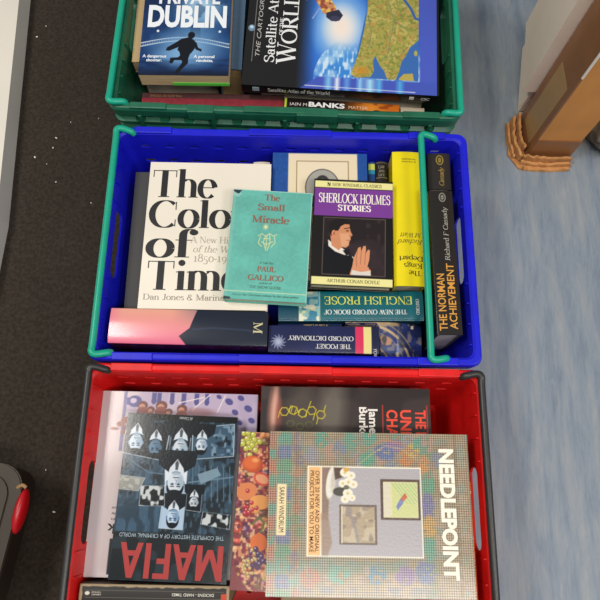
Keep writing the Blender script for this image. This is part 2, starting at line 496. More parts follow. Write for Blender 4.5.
def text(bk, s, u, v, cap, rot=0, ink='ffffff', width=None, font='sans', bold=0.0, thick=.17, thin=.05, align='l',
         name='title_lettering', slant=0.0, track=0.0, rough=0.5, lift=0.0004):
    """lettering printed on a cover: baseline start at (u, v) mm, cap height in mm, rot degrees anticlockwise, width = length of the line in mm"""
    global _cap
    if font == 'sans':
        if _cap is None:
            hv, _ = sans_mesh('H', 0.0)
            _cap = max(p.y for p in hv)
        V, F = sans_mesh(s, bold)
        V = [(p.x / _cap + slant * p.y / _cap, p.y / _cap) for p in V]
        x0 = min(p[0] for p in V)
        V = [(p[0] - x0, p[1]) for p in V]
        W = max(p[0] for p in V)
    else:
        P, W = block_polys(s, thick) if font == 'block' else roman_polys(s, thick, thin, track, slant)
        V, F = [], []
        for p in P:
            F.append(tuple(range(len(V), len(V) + len(p))))
            V += p
    sx = (width / W) if width else cap
    off = {'l': 0, 'c': -W * sx / 2, 'r': -W * sx}[align]
    c, q = math.cos(math.radians(rot)), math.sin(math.radians(rot))
    lay = [0.0] * len(V)
    if font != 'sans':
        for k, f in enumerate(F):
            for i in f:
                lay[i] = k * 1.6e-6
    out = []
    for (px, py), dz in zip(V, lay):
        X = px * sx + off
        Y = py * cap
        uu = u + X * c - Y * q
        vv = v - (X * q + Y * c)
        x = bk.x0 + uu / 1000
        y = bk.y1 - vv / 1000
        out.append((x, y, bk.zf(x, y) + lift + dz))
    me = bpy.data.meshes.new(name)
    me.from_pydata(out, [], F)
    bm = bmesh.new()
    bm.from_mesh(me)
    bm.normal_update()
    for f in bm.faces:
        if f.normal.z < 0:
            f.normal_flip()
    bm.to_mesh(me)
    bm.free()
    key = ink if isinstance(ink, str) else 'c'
    return link(name, me, bk.root, mat('ink_' + key, ink, rough, 0.4))

# ------------------------------------------------------------------ books
def flat_book(name, label, c, yaw, w, h, t, spine='L', cover='202020', page='e8dcc4', hard=True, cv=None, rough=0.4, coat=0.0, bump=0.0,
              roll=0.0, inset=0.003, group=None, crown=0.0):
    """a book lying flat; c is the centre of its upper face"""
    up = Matrix.Rotation(yaw, 3, 'Z') @ Matrix.Rotation(roll, 3, 'Y') @ Vector((0, 0, t))
    root = thing(name, label, 'book', (c[0] - up.x, c[1] - up.y, c[2] - up.z), yaw, roll, group)
    b = 0.0024 if hard else 0.0007
    ins = inset if hard else 0.0004
    X, Y = w / 2, h / 2
    cm = mat('cover_' + cover, cover, rough, 0.32, coat=coat)
    bm = bmesh.new()
    bv = 0.0009 if hard else 0.0002
    box(bm, -X, X, -Y, Y, 0, b, bv)
    box(bm, -X, X, -Y, Y, t - b, t, bv)
    sp = {'L': (-X, -X + b, -Y, Y), 'R': (X - b, X, -Y, Y), 'T': (-X, X, Y - b, Y), 'B': (-X, X, -Y, -Y + b)}[spine]
    box(bm, *sp, 0.0003, t - 0.0003, bv)
    obj('cover', bm, cm, root)
    i = {k: (b if k == spine else ins) for k in 'LRTB'}
    bm = bmesh.new()
    box(bm, -X + i['L'], X - i['R'], -Y + i['B'], Y - i['T'], b, t - b)
    obj('page_block', bm, page_mat('pages_' + page, page), root)
    bk = Book()
    bk.root, bk.w, bk.h, bk.t, bk.x0, bk.y1 = root, w, h, t, -X, Y
    bk.zf = lambda x, y: t + 0.0002
    if cv is not None:
        print_sheet('printed_front', cv, root, -X, Y, lambda x, y: t + 0.0002 + 0 * x, rough, coat, bump)
    return bk

def spine_book(name, label, c, yaw, w, h, D, axis='x', cover='202020', page='e8dcc4', hard=True, cv=None, rough=0.4, coat=0.0, crown=0.0015,
               group=None, inset=0.004):
    """a book standing on its fore edge with the spine upwards; c is the middle of the spine"""
    root = thing(name, label, 'book', (c[0], c[1], c[2] - D), yaw, 0, group)
    L, T = (w, h) if axis == 'x' else (h, w)
    def S(a0, a1, b0, b1):
        return (a0, a1, b0, b1) if axis == 'x' else (b0, b1, a0, a1)
    b = 0.0026 if hard else 0.0009
    ins = inset if hard else 0.0005
    top = D - crown
    cm = mat('cover_' + cover, cover, rough, 0.32, coat=coat)
    bm = bmesh.new()
    bv = 0.0008 if hard else 0.0002
    box(bm, *S(-L / 2, L / 2, -T / 2, -T / 2 + b), 0, top - 0.0012, bv)
    box(bm, *S(-L / 2, L / 2, T / 2 - b, T / 2), 0, top - 0.0012, bv)
    def zc(q):
        return top + crown * (1 - (2 * q / T) ** 2) - 0.0006 * (np.abs(2 * q / T) > .97)
    n = 8
    rows = []
    for e in (-L / 2, L / 2):
        rows.append([[bm.verts.new((e, -T / 2 + T * k / n, float(zc(-T / 2 + T * k / n)) - dz) if axis == 'x' else (-T / 2 + T * k / n, e, float(zc(-T / 2 + T * k / n)) - dz)) for k in range(n + 1)] for dz in (0, 0.0022)])
    for k in range(n):
        (a, a2), (d, d2) = rows
        bm.faces.new((a[k], d[k], d[k + 1], a[k + 1]))
        bm.faces.new((a2[k], a2[k + 1], d2[k + 1], d2[k]))
        bm.faces.new((a[k], a[k + 1], a2[k + 1], a2[k]))
        bm.faces.new((d[k], d2[k], d2[k + 1], d[k + 1]))
    for k in (0, n):
        (a, a2), (d, d2) = rows
        bm.faces.new((a[k], a2[k], d2[k], d[k]))
    bmesh.ops.recalc_face_normals(bm, faces=bm.faces)
    obj('cover', bm, cm, root)
    bm = bmesh.new()
    box(bm, *S(-L / 2 + ins, L / 2 - ins, -T / 2 + b, T / 2 - b), ins, top - 0.003)
    obj('page_block', bm, page_mat('pages_' + page, page), root)
    bk = Book()
    bk.root, bk.w, bk.h, bk.x0, bk.y1 = root, w, h, -w / 2, h / 2
    if axis == 'x':
        bk.zf = lambda x, y: zc(y) + 0.0003
    else:
        bk.zf = lambda x, y: zc(x) + 0.0003
    if cv is not None:
        print_sheet('printed_spine', cv, root, -w / 2, h / 2, bk.zf, rough, coat)
    return bk

# ------------------------------------------------------------------ the setting: floor
def floor_material():
    m = bpy.data.materials.new('blue_vinyl')
    m.use_nodes = True
    nt = m.node_tree
    b = nt.nodes['Principled BSDF']
    b.inputs['Roughness'].default_value = 0.5
    b.inputs['Specular IOR Level'].default_value = 0.3
    tc = nt.nodes.new('ShaderNodeTexCoord')
    def nz(sx, sy, detail, rot=-0.12):
        mp = nt.nodes.new('ShaderNodeMapping')
        mp.inputs['Scale'].default_value = (sx, sy, 1)
        mp.inputs['Rotation'].default_value = (0, 0, rot)
        n = nt.nodes.new('ShaderNodeTexNoise')
        n.inputs['Scale'].default_value = 1
        n.inputs['Detail'].default_value = detail
        n.inputs['Roughness'].default_value = 0.72
        n.inputs['Distortion'].default_value = 0.25
        nt.links.new(tc.outputs['Object'], mp.inputs['Vector'])
        nt.links.new(mp.outputs['Vector'], n.inputs['Vector'])
        return n
    def ramp(n, stops):
        r = nt.nodes.new('ShaderNodeValToRGB')
        e = r.color_ramp.elements
        e[0].position, e[0].color = stops[0][0], (*lin(stops[0][1]), 1)
        e[1].position, e[1].color = stops[-1][0], (*lin(stops[-1][1]), 1)
        for p, c in stops[1:-1]:
            x = e.new(p)
            x.color = (*lin(c), 1)
        nt.links.new(n.outputs['Fac'], r.inputs['Fac'])
        return r
    base = ramp(nz(38, 6, 12, -0.08), [(0.28, '6c7784'), (0.42, '7f8a96'), (0.52, '8b949d'), (0.6, '959a9e'), (0.74, 'a4a6a7')])
    pale = ramp(nz(120, 16, 6), [(0.62, '000000'), (0.74, 'ffffff')])
    dark = ramp(nz(200, 22, 5, -0.05), [(0.6, '000000'), (0.75, 'ffffff')])
    mx = nt.nodes.new('ShaderNodeMix')
    mx.data_type = 'RGBA'
    mx.inputs['B'].default_value = (*lin('b4bcc4'), 1)
    k = nt.nodes.new('ShaderNodeMath')
    k.operation = 'MULTIPLY'
    k.inputs[1].default_value = 0.45
    nt.links.new(pale.outputs['Color'], k.inputs[0])
    nt.links.new(k.outputs[0], mx.inputs['Factor'])
    nt.links.new(base.outputs['Color'], mx.inputs['A'])
    mx2 = nt.nodes.new('ShaderNodeMix')
    mx2.data_type = 'RGBA'
    mx2.inputs['B'].default_value = (*lin('565f6b'), 1)
    k2 = nt.nodes.new('ShaderNodeMath')
    k2.operation = 'MULTIPLY'
    k2.inputs[1].default_value = 0.4
    nt.links.new(dark.outputs['Color'], k2.inputs[0])
    nt.links.new(k2.outputs[0], mx2.inputs['Factor'])
    nt.links.new(mx.outputs['Result'], mx2.inputs['A'])
    nt.links.new(mx2.outputs['Result'], b.inputs['Base Color'])
    return m
bm = bmesh.new()
box(bm, -2.5, 2.5, -2.5, 2.5, -0.05, 0)
fl = obj('floor', bm, floor_material())
tag(fl, 'blue grey streaked vinyl floor', None, kind='structure')

bm = bmesh.new()
box(bm, -2.4, 0.02, -2.2, 2.2, 0.0, 0.0015)
o = obj('carpet_mat', bm, mat('dark_carpet', '3b342d', 0.95, 0.15, noise=0.3, nscale=160, bump=0.8, bscale=900))
tag(o, 'thin dark brown carpet under the left side of the crates', 'carpet')

# ------------------------------------------------------------------ crates
def rr(hx, hy, r, n=5):
    pts = []
    for cx, cy, a in ((hx - r, hy - r, 0), (-hx + r, hy - r, 90), (-hx + r, -hy + r, 180), (hx - r, -hy + r, 270)):
        for k in range(n + 1):
            t = math.radians(a + 90 * k / n)
            pts.append((cx + r * math.cos(t), cy + r * math.sin(t)))
    return pts

def crate(label, cx, cy, yaw, zt, m, ridged=False, W=.6, H=.4, slot_z=None):
    root = thing('crate', label, 'crate', (cx, cy, 0.0015), yaw)
    zt -= 0.0015
    prof = [(.031, 0.0), (.029, .012), (.0148, zt - .062)]
    if ridged:
        prof = [(.031, 0.0), (.029, .012), (.0148, zt - .076), (.006, zt - .073), (.003, zt - .066), (.009, zt - .060), (.010, zt - .052), (.002, zt - .048), (.001, zt - .040),
                (.010, zt - .035), (.010, zt - .027), (.001, zt - .023), (.0, zt - .006)]
    else:
        prof += [(.0125, zt - .034), (.004, zt - .032), (.001, zt - .028), (.0, zt - .006)]
    prof += [(.002, zt - .001), (.004, zt), (.010, zt), (.0135, zt - .003), (.0155, zt - .02), (.0185, zt - .075), (.0335, .012), (.042, .006)]
    bm = bmesh.new()
    loops = []
    for ins, z in prof:
        loops.append([bm.verts.new((x, y, z)) for x, y in rr(W / 2 - ins, H / 2 - ins, max(.004, .017 - ins * .3))])
    n = len(loops[0])
    for a, b in zip(loops[:-1], loops[1:]):
        for k in range(n):
            bm.faces.new((a[k], a[(k + 1) % n], b[(k + 1) % n], b[k]))
    bm.faces.new(loops[0][::-1])
    bm.faces.new(loops[-1])
    bmesh.ops.recalc_face_normals(bm, faces=bm.faces)
    o = obj('crate_body', bm, m, root)
    # openings
    cb = bmesh.new()
    def rbox(x0, x1, y0, y1, z0, z1, long, r):
        # a rounded slot bar: outline in the wall plane, extruded through it
        if long == 'x':      # through a wall facing x
            a, b0 = (y0 + y1) / 2, (z0 + z1) / 2
            pts = rr((y1 - y0) / 2, (z1 - z0) / 2, r, 4)
            A = [cb.verts.new((x0, a + p, b0 + q)) for p, q in pts]
            B = [cb.verts.new((x1, a + p, b0 + q)) for p, q in pts]
        elif long == 'y':
            a, b0 = (x0 + x1) / 2, (z0 + z1) / 2
            pts = rr((x1 - x0) / 2, (z1 - z0) / 2, r, 4)
            A = [cb.verts.new((a + p, y0, b0 + q)) for p, q in pts]
            B = [cb.verts.new((a + p, y1, b0 + q)) for p, q in pts]
        else:
            a, b0 = (x0 + x1) / 2, (y0 + y1) / 2
            pts = rr((x1 - x0) / 2, (y1 - y0) / 2, r, 3)
            A = [cb.verts.new((a + p, b0 + q, z0)) for p, q in pts]
            B = [cb.verts.new((a + p, b0 + q, z1)) for p, q in pts]
        k = len(A)
        cb.faces.new(A)
        cb.faces.new(B[::-1])
        for i in range(k):
            cb.faces.new((A[i], B[i], B[(i + 1) % k], A[(i + 1) % k]))
    for s in (-1, 1):
        rbox(s * W / 2 - .05, s * W / 2 + .05, -.058, .058, zt - .050, zt - .020, 'x', .012)
        for k in range(13):
            x = -.252 + k * .042
            rbox(x - .009, x + .009, s * H / 2 - .05, s * H / 2 + .05, zt - .040, zt - .032, 'y', .0035)
            rbox(x - .009, x + .009, s * H / 2 - .05, s * H / 2 + .05, zt - .083, zt - .075, 'y', .0035)
    for i in range(9):
        for j in range(5):
            x, y = -.216 + i * .054, -.128 + j * .064
            rbox(x - .005, x + .005, y - .018, y + .018, -.01, .02, 'z', .004)
    bmesh.ops.recalc_face_normals(cb, faces=cb.faces)
    cut = obj('cut', cb, m)
    cut.matrix_world = Matrix.Translation((cx, cy, 0.0015)) @ Matrix.Rotation(yaw, 4, 'Z')
    md = o.modifiers.new('b', 'BOOLEAN')
    md.operation = 'DIFFERENCE'
    md.solver = 'EXACT'
    md.object = cut
    bpy.context.view_layer.update()
    dg = bpy.context.evaluated_depsgraph_get()
    me = bpy.data.meshes.new_from_object(o.evaluated_get(dg))
    o.modifiers.clear()
    old = o.data
    o.data = me
    me.name = 'crate_body'
    bpy.data.meshes.remove(old)
    bpy.data.objects.remove(cut)
    # rim stiffeners and hinge blocks on the body
    bm = bmesh.new()
    bm.from_mesh(me)
    random.seed(int(abs(cy) * 1000) + 3)
    for s in (-1, 1):
        for a, b in ((-.262, -.20), (-.07, .07), (.2, .262)):
            y0, y1 = sorted((s * (H / 2 - .0008), s * (H / 2 - .0125)))
            box(bm, a, b, y0, y1, zt - .004, zt + .002, .0015)
        for k in range(11):
            y = -.165 + k * .033
            if abs(y) < .06:
                continue
            x0, x1 = sorted((s * (W / 2 - .0135), s * (W / 2 - .0172)))
            box(bm, x0, x1, y - .001, y + .001, zt - .04, zt - .006)
    if ridged:
        for s in (-1, 1):
            for k in range(5):
                x = -.25 + k * .125
                y0, y1 = sorted((s * (H / 2 + .0012), s * (H / 2 - .012)))
                box(bm, x - .003, x + .003, y0, y1, zt - .058, zt - .02, .001)
            for a, b in ((-.165, -.12), (.02, .09)):
                y0, y1 = sorted((s * (H / 2 + .003), s * (H / 2 - .012)))
                box(bm, a, b, y0, y1, zt - .022, zt + .001, .0015)
    bm.to_mesh(me)
    bm.free()
    return root

def bale_arm(root, x, side, zt, m, H=.4, r=.0055, lab=None, dz=0.006):
    """swing-over carrying bar lying along y at x, its hooked ends turned to +side"""
    z = zt - 0.0015 + dz
    y = H / 2 - .007
    e = .022 * side
    pts = [(x + e * 1.2, y - .005, z - .010), (x + e, y - .004, z - .004), (x + e * .3, y - .001, z), (x, y - .005, z + .001), (x, y - .02, z),
           (x, y * .5, z), (x, 0, z), (x, -y * .5, z), (x, -y + .02, z), (x, -y + .005, z + .001), (x + e * .3, -y + .001, z), (x + e, -y + .004, z - .004), (x + e * 1.2, -y + .005, z - .010)]
    bm = bmesh.new()
    tube(bm, smooth_path(pts, 5), r, 12)
    o = obj('bale_arm', bm, m, root, True)
    if lab:
        o['label'] = lab

BLUE = mat('blue_plastic', '1a1ecc', 0.45, 0.3, noise=0.12, nscale=30, bump=0.15, bscale=150)
RED = mat('red_plastic', 'e01b1a', 0.45, 0.3, noise=0.14, nscale=30, bump=0.15, bscale=150)
GREEN = mat('green_plastic', '1c6448', 0.42, 0.5, noise=0.2, nscale=40, bump=0.2, bscale=150)
TEAL = mat('teal_plastic', '12a283', 0.35, 0.5, noise=0.06, nscale=30)
BLACKP = mat('black_plastic', '2c2a28', 0.4, 0.5, noise=0.15, nscale=60)
cb_ = crate('blue plastic crate of books with teal green carrying arms, middle of the three', 0, 0, .028, .2, BLUE)
bale_arm(cb_, -.2905, 1, .2, TEAL, lab='teal green plastic arm')
bale_arm(cb_, .2195, 1, .2, TEAL, lab='teal green plastic arm')
cr_ = crate('red plastic crate of books with black carrying arms', .0117, -.4035, .026, .2, RED)
bale_arm(cr_, -.292, 1, .2, BLACKP, lab='black plastic arm')
bale_arm(cr_, .292, -1, .2, BLACKP, lab='black plastic arm')
cg_ = crate('green plastic crate of books with ridged rim', -.0188, .4225, .012, .211, GREEN, ridged=True)
bale_arm(cg_, -.296, 1, .212, TEAL, lab='brighter green plastic arm')
bale_arm(cg_, .296, -1, .212, TEAL, lab='brighter green plastic arm')
# ------------------------------------------------------------------ books in the blue crate
def filler(label, x, y, w, h, z0, z1, yaw, col, page='ddd0b8'):
    flat_book('book', label, (x, y, z1), yaw, w, h, z1 - z0, 'L', col, page)

# hidden supports (plain books lower in the piles)
filler('brown book at the bottom of the pile under the big white history book', -.168, .015, .19, .25, .0085, .06, .028, '5a4636')
filler('blue book in the pile under the big white history book', -.168, .015, .18, .24, .0602, .118, .028, '2b3d5c')
filler('dark green book at the bottom of the pile under the portrait book', .042, .05, .16, .21, .0085, .07, .03, '25402f')
filler('maroon book in the pile under the portrait book', .046, .055, .155, .21, .0702, .135, .03, '5a2025')

cv = None
flat_book('book', 'plain dark grey hardback peeking out left beneath the large white history book', (-.1729, .0145, .149), .040, .19, .2472, .030, 'L', '4b4a49', rough=.6)
spine_book('book', 'cream book on edge peeking above the top right corner of the large white history book', (-.0505, .078, .147), .05, .029, .176, .13, 'y', 'd9ceb6', rough=.6)

def head(c, x, y, r, up=1, skin=('d9dfe6', '8fa3b5', '2a3a48'), suit='11171c', hair='0d1216', seed=0, tie=True):
    """small printed photo of a man: up=1 upright, -1 upside down"""
    li, sh, dk = skin
    f = lambda px, py: (x + px * r, y + py * r * up)
    c.poly([f(-2.1, 3.4), f(-1.9, 1.9), f(-.8, 1.15), f(.8, 1.15), f(1.9, 1.9), f(2.1, 3.4)], suit)
    c.ell(*f(0, .95), r * .42, r * .5, sh)
    c.poly([f(-.85, 1.0), f(-.1, 1.3), f(.1, 1.3), f(.85, 1.0), f(.7, 1.6), f(0, 2.5), f(-.7, 1.6)], 'cfd6dc')
    if tie:
        c.poly([f(-.13, 1.4), f(.13, 1.4), f(.2, 2.1), f(0, 2.4), f(-.2, 2.1)], suit, a=.7)
    c.ell(*f(0, -.28), r * .9, r * 1.08, hair)
    c.ell(*f(-.84, .1), r * .14, r * .24, sh)
    c.ell(*f(.84, .1), r * .14, r * .24, sh)
    c.ell(*f(0, .14), r * .8, r * 1.0, li)
    c.ell(*f(.5, .25), r * .32, r * .7, sh, 2.5, a=.6)
    c.ell(*f(0, 1.0), r * .4, r * .14, sh, 1.5, a=.6)
    c.ell(*f(0, -.84), r * .72, r * .28, hair)
    for q in (-.32, .32):
        c.ell(*f(q, -.02), r * .2, r * .12, sh, 1.2)
        c.ell(*f(q, -.02), r * .12, r * .08, dk)
        c.line([f(q - .17, -.24), f(q + .17, -.25)], r * .09, dk)
    c.line([f(.04, .0), f(.12, .38), f(-.08, .42)], r * .09, sh)
    c.line([f(-.26, .64), f(.26, .64)], r * .1, dk, .8)

# The large white history book
c = Canvas(204.5, 258.3, 'eee4d2', 1.2)
c.noise(60, .02, 3)
bk = flat_book('book', 'large white hardback history book with big black serif title, left side of the blue crate', (-.1341, .0128, .178), .029, .2045, .2583, .028, 'L', 'e9dfcd', 'e6dcc8', True, c, .32, .3)
K = '1b1a1c'
text(bk, 'The', 5, 65.0, 50, 0, K, 108, 'roman', thick=.215, thin=.03)
text(bk, 'Colour', 6, 119.5, 48, 0, K, 196, 'roman', thick=.215, thin=.03)
text(bk, 'of', 6.5, 171.5, 47, 0, K, 72, 'roman', thick=.215, thin=.03)
text(bk, 'Time', 9, 227, 49, 0, K, 154, 'roman', thick=.215, thin=.03)
gy = 'b0a794'
text(bk, 'A New History', 77, 145.8, 11, 0, gy, 92, 'roman', thick=.13, thin=.05, name='subtitle_lettering')
text(bk, 'of the World', 81, 162, 11, 0, gy, 86, 'roman', thick=.13, thin=.05, name='subtitle_lettering', slant=.2)
text(bk, '1850-1960', 83, 178.5, 14, 0, gy, 72, 'roman', thick=.13, thin=.05, name='subtitle_lettering')
text(bk, 'Dan Jones & Marina Amaral', 7, 243.5, 9.5, 0, '8d8778', 180, 'roman', thick=.13, thin=.05, name='author_lettering')

# Portrait book
c = Canvas(163, 235, '1f4f96', 1.0)
c.noise(3, .06, 5)
c.rect(27, 1.0, 146, 234, 'ead9b4')
c.rect(41, 15, 131, 215, '8a6a45')
c.rect(42.3, 16.3, 129.7, 213.7, 'ecdcba')
c.ell(86, 66, 30, 36, '5d5a56')
c.ell(86, 66, 28, 34, 'a8a49a')
c.ell(86, 60, 13, 18, '3a3734')
c.ell(86, 63, 10, 14, 'd8d0c0')
c.ell(86, 92, 24, 14, '35322f')
flat_book('book', 'blue hardback with cream front panel and oval grey portrait, behind the purple and black book', (.0505, .0595, .166), .033, .163, .235, .030, 'L', '1d4a8e', 'e6dcc8', True, c, .5)

# The Small Miracle
c = Canvas(129.2, 187.2, '62b0a2', .8)
c.noise(25, .05, 8).noise(4, .03, 9)
c.rect(0, 0, 5, 187, '8fbcae', 3, .5)
c.poly([(-1, -1), (15, -1), (12, 4), (9, 8), (5, 7), (-1, 3)], '20303c')
c.poly([(-1, 3), (5, 7), (9, 8), (12, 4), (14, 9), (8, 14), (-1, 10)], 'a3c9bd', a=.6)
c.poly([(-1, 183), (10, 184), (12, 188), (-1, 188)], '24383c')
gold = 'd9d79a'
c.rect(0, 173.5, 129, 174.6, 'cfdcae')
c.ell(57, 64, 2.6, 3, gold)
for k in range(8):
    a = k * PI / 4
    c.line([(57, 64), (57 + 5 * math.cos(a), 64 + 5.5 * math.sin(a))], .7, gold)
for pts in ([(46, 80), (52, 76), (58, 80), (64, 75), (70, 79), (76, 76)], [(50, 80), (47, 92), (53, 98)], [(58, 80), (55, 90), (60, 104)], [(64, 76), (66, 90), (62, 104)], [(72, 80), (74, 90), (68, 98)], [(52, 90), (60, 94), (70, 89)], [(55, 84), (66, 84)], [(60, 78), (60, 100)]):
    c.line(pts, 1.3, gold, .9)
c.rect(0, 0, 129.2, 1.2, 'a9d0c4')
c.rect(128, 0, 129.2, 187, 'a9d0c4')
bk = flat_book('book', 'small worn teal hardback with reddish lettering, lying on the large white history book', (-.0297, -.0098, .200), -.016, .1292, .1872, .0215, 'L', '6db3a4', 'e4d6b4', True, c, .55)
rd = '8e5b48'
text(bk, 'The', 64, 17.5, 10.5, 0, rd, 25, 'roman', align='c', thick=.2, thin=.08)
text(bk, 'Small', 64, 35, 11, 0, rd, 44, 'roman', align='c', thick=.2, thin=.08)
text(bk, 'Miracle', 64, 57, 12, 0, rd, 60, 'roman', align='c', thick=.2, thin=.08)
text(bk, 'A tale by', 62.5, 127, 3.6, 0, '4f7f70', 22, 'roman', align='c', thick=.2, thin=.1, name='author_lettering')
text(bk, 'PAUL', 63.5, 140, 8.6, 0, rd, 29, 'roman', align='c', thick=.22, thin=.1, name='author_lettering')
text(bk, 'GALLICO', 63.5, 154.5, 8.6, 0, rd, 56, 'roman', align='c', thick=.22, thin=.1, name='author_lettering')
text(bk, 'author of', 63.5, 160.5, 3, 0, '4f7f70', 20, 'roman', align='c', thick=.2, thin=.1, name='author_lettering')
text(bk, 'THE SNOW GOOSE', 63.5, 168, 4.2, 0, '4f7f70', 50, 'roman', align='c', thick=.2, thin=.1, name='author_lettering')
text(bk, 'Also in the Christmas edition by the same author', 65, 181, 3.2, 0, '4f7f70', 104, 'roman', align='c', thick=.18, thin=.1, name='caption_lettering')

# Detective stories
c = Canvas(130.6, 185.8, '16130f', .8)
c.rect(1.5, 3.5, 130.6, 15.3, 'ece39a')
c.rect(1.5, 16.6, 130.6, 66, '7a3b92')
c.rect(1.5, 171.5, 130.6, 184.4, 'ece39a')
c.rect(17.5, 68.6, 119, 167.6, '6d5d55')
c.rect(18.6, 69.7, 118, 166.5, '241a1a')
pm = c.poly_mask([(18.6, 69.7), (118, 69.7), (118, 166.5), (18.6, 166.5)])
c.blotch(9, .62, '3a2c2e', 4, .8, pm)
c.blotch(30, .5, '33262a', 14, .7, pm)
# coat
c.poly([(19, 166), (19, 117), (27, 112), (36, 120), (55, 127), (68, 138), (74, 150), (78, 166)], '0f0e12')
c.poly([(26, 108), (31, 112), (48, 121), (57, 127), (60, 134), (52, 133), (38, 128), (27, 119)], 'e8ddd0')
c.poly([(50, 126), (60, 122), (62, 132), (56, 134)], '15131a')
c.line([(66, 136), (72, 143)], 1.6, 'c9bfb0')
# head in profile, looking right
c.poly([(29, 86), (34, 78), (44, 73), (54, 74), (60, 80), (61, 88), (62, 92), (65.5, 99), (62, 102), (62.5, 107), (60, 110), (60, 116), (55, 121), (48, 120), (44, 126), (32, 118), (30, 104)], 'cf8a62')
c.poly([(44, 96), (60, 96), (62, 105), (58, 118), (48, 119)], 'e0a67d', 3, .8)
c.poly([(28, 96), (26, 86), (30, 77), (38, 71), (50, 70), (58, 74), (60, 80), (52, 80), (46, 84), (42, 92), (38, 92), (37, 100), (32, 102)], '1c1414')
c.ell(35, 97, 3.6, 6, 'd9906c')
c.ell(35.5, 97, 1.6, 3.4, 'a8613f')
c.line([(52, 88), (60, 86)], 1.4, '2a1a16')
c.ell(57, 91.5, 2.2, 1.1, '2a1a16')
c.line([(56, 108), (61.5, 107.5)], 1.0, '9b4e3c')
c.ell(62, 100, 2, 1.4, 'b87351')
# joined hands
c.poly([(62, 166), (66, 152), (68, 138), (72, 128), (75, 120), (79, 118), (80, 126), (83, 117), (87, 116), (88, 128), (91, 122), (94, 124), (93, 140), (90, 152), (96, 158), (94, 166)], 'd9936b')
for pts in ([(74, 124), (72, 140), (73, 152)], [(80, 126), (79, 148)], [(87, 126), (86, 148)]):
    c.line(pts, .9, '9c5f42')
c.poly([(71, 156), (76, 150), (92, 152), (95, 166), (68, 166)], 'd98f68')
c.poly([(66, 158), (80, 161), (95, 158), (96, 166.5), (64, 166.5)], 'dcd2c6')
bk = flat_book('book', 'black hardback with purple title band and photo of a man with joined hands', (.1037, .0215, .192), -.002, .1306, .1858, .024, 'L', '181512', 'dccfae', True, c, .35, .3)
text(bk, 'NEW WINDMILL CLASSICS', 30, 12.3, 5.4, 0, '8a8350', 82, 'roman', thick=.2, thin=.08, name='series_lettering')
text(bk, 'N', 22, 12.6, 6, 0, '2a2a20', 5.5, 'roman', thick=.3, thin=.15, name='series_lettering')
text(bk, 'SHERLOCK HOLMES', 67.5, 42.5, 16.5, 0, 'f3ecdf', 118, 'roman', align='c', thick=.2, thin=.07)
text(bk, 'STORIES', 67.5, 56.5, 10.5, 0, 'f3ecdf', 54, 'roman', align='c', thick=.26, thin=.08)
text(bk, 'ARTHUR CONAN DOYLE', 68, 180.4, 5.6, 0, '8a8350', 84, 'roman', align='c', thick=.2, thin=.08, name='author_lettering')

# two small spines
c = Canvas(12, 168, '1f3f78')
c.rect(0, 4, 12, 16, 'c9cf5a')
c.rect(0, 16, 12, 24, '2d8aa0')
spine_book('book', 'thin blue spine with lime green top, right of the portrait book', (.1410, .0900, .150), .03, .0120, .168, .12, 'y', '1f3f78', 'ddd0b8', False, c, .5, crown=.001)
c = Canvas(20.5, 168, '26211d')
c.rect(0, 2, 21, 3.2, '8f876c')
c.rect(0, 31, 21, 32.5, '8f876c')
bk = spine_book('book', 'black rounded spine with grey lettering, left of the yellow spine', (.1585, .0920, .150), .03, .0205, .168, .12, 'y', '26211d', 'ddd0b8', True, c, .5, crown=.004)
text(bk, 'LAW', 10, 14, 5.5, 0, 'a39b80', 11, 'roman', align='c', thick=.2, thin=.1)
text(bk, 'AND', 10, 21.5, 4.5, 0, 'a39b80', 10, 'roman', align='c', thick=.2, thin=.1)
text(bk, 'LIFE', 10, 29, 4.5, 0, 'a39b80', 11, 'roman', align='c', thick=.2, thin=.1)

# yellow spine
c = Canvas(51, 242, 'f2dc14')
c.noise(30, .02, 4)
bk = spine_book('book', 'thick bright yellow spine with upside-down black lettering, beside the green arm', (.1970, .0592, .178), .015, .050, .242, .155, 'y', 'e8cf12', 'e6dcc8', True, c, .35, .3, crown=.002)
ik = '2b2a20'
text(bk, 'The', 44, 216, 8.5, 180, ik, 20, 'roman', thick=.16, thin=.06)
text(bk, 'Kings', 46, 203.5, 8.5, 180, ik, 30, 'roman', thick=.16, thin=.06)
text(bk, 'Depart', 48, 191, 8.5, 180, ik, 40, 'roman', thick=.16, thin=.06)
text(bk, 'Richard', 48, 162, 8, 180, '55522a', 40, 'roman', thick=.12, thin=.05, slant=.35, name='author_lettering')
text(bk, 'M.Watt', 46, 150, 8, 180, '55522a', 34, 'roman', thick=.12, thin=.05, slant=.35, name='author_lettering')
text(bk, 'Weidenfeld', 40, 13, 2.6, 180, '8c8420', 24, 'roman', thick=.2, thin=.1, name='publisher_lettering')
text(bk, '& Nicolson', 40, 18, 2.6, 180, '8c8420', 24, 'roman', thick=.2, thin=.1, name='publisher_lettering')

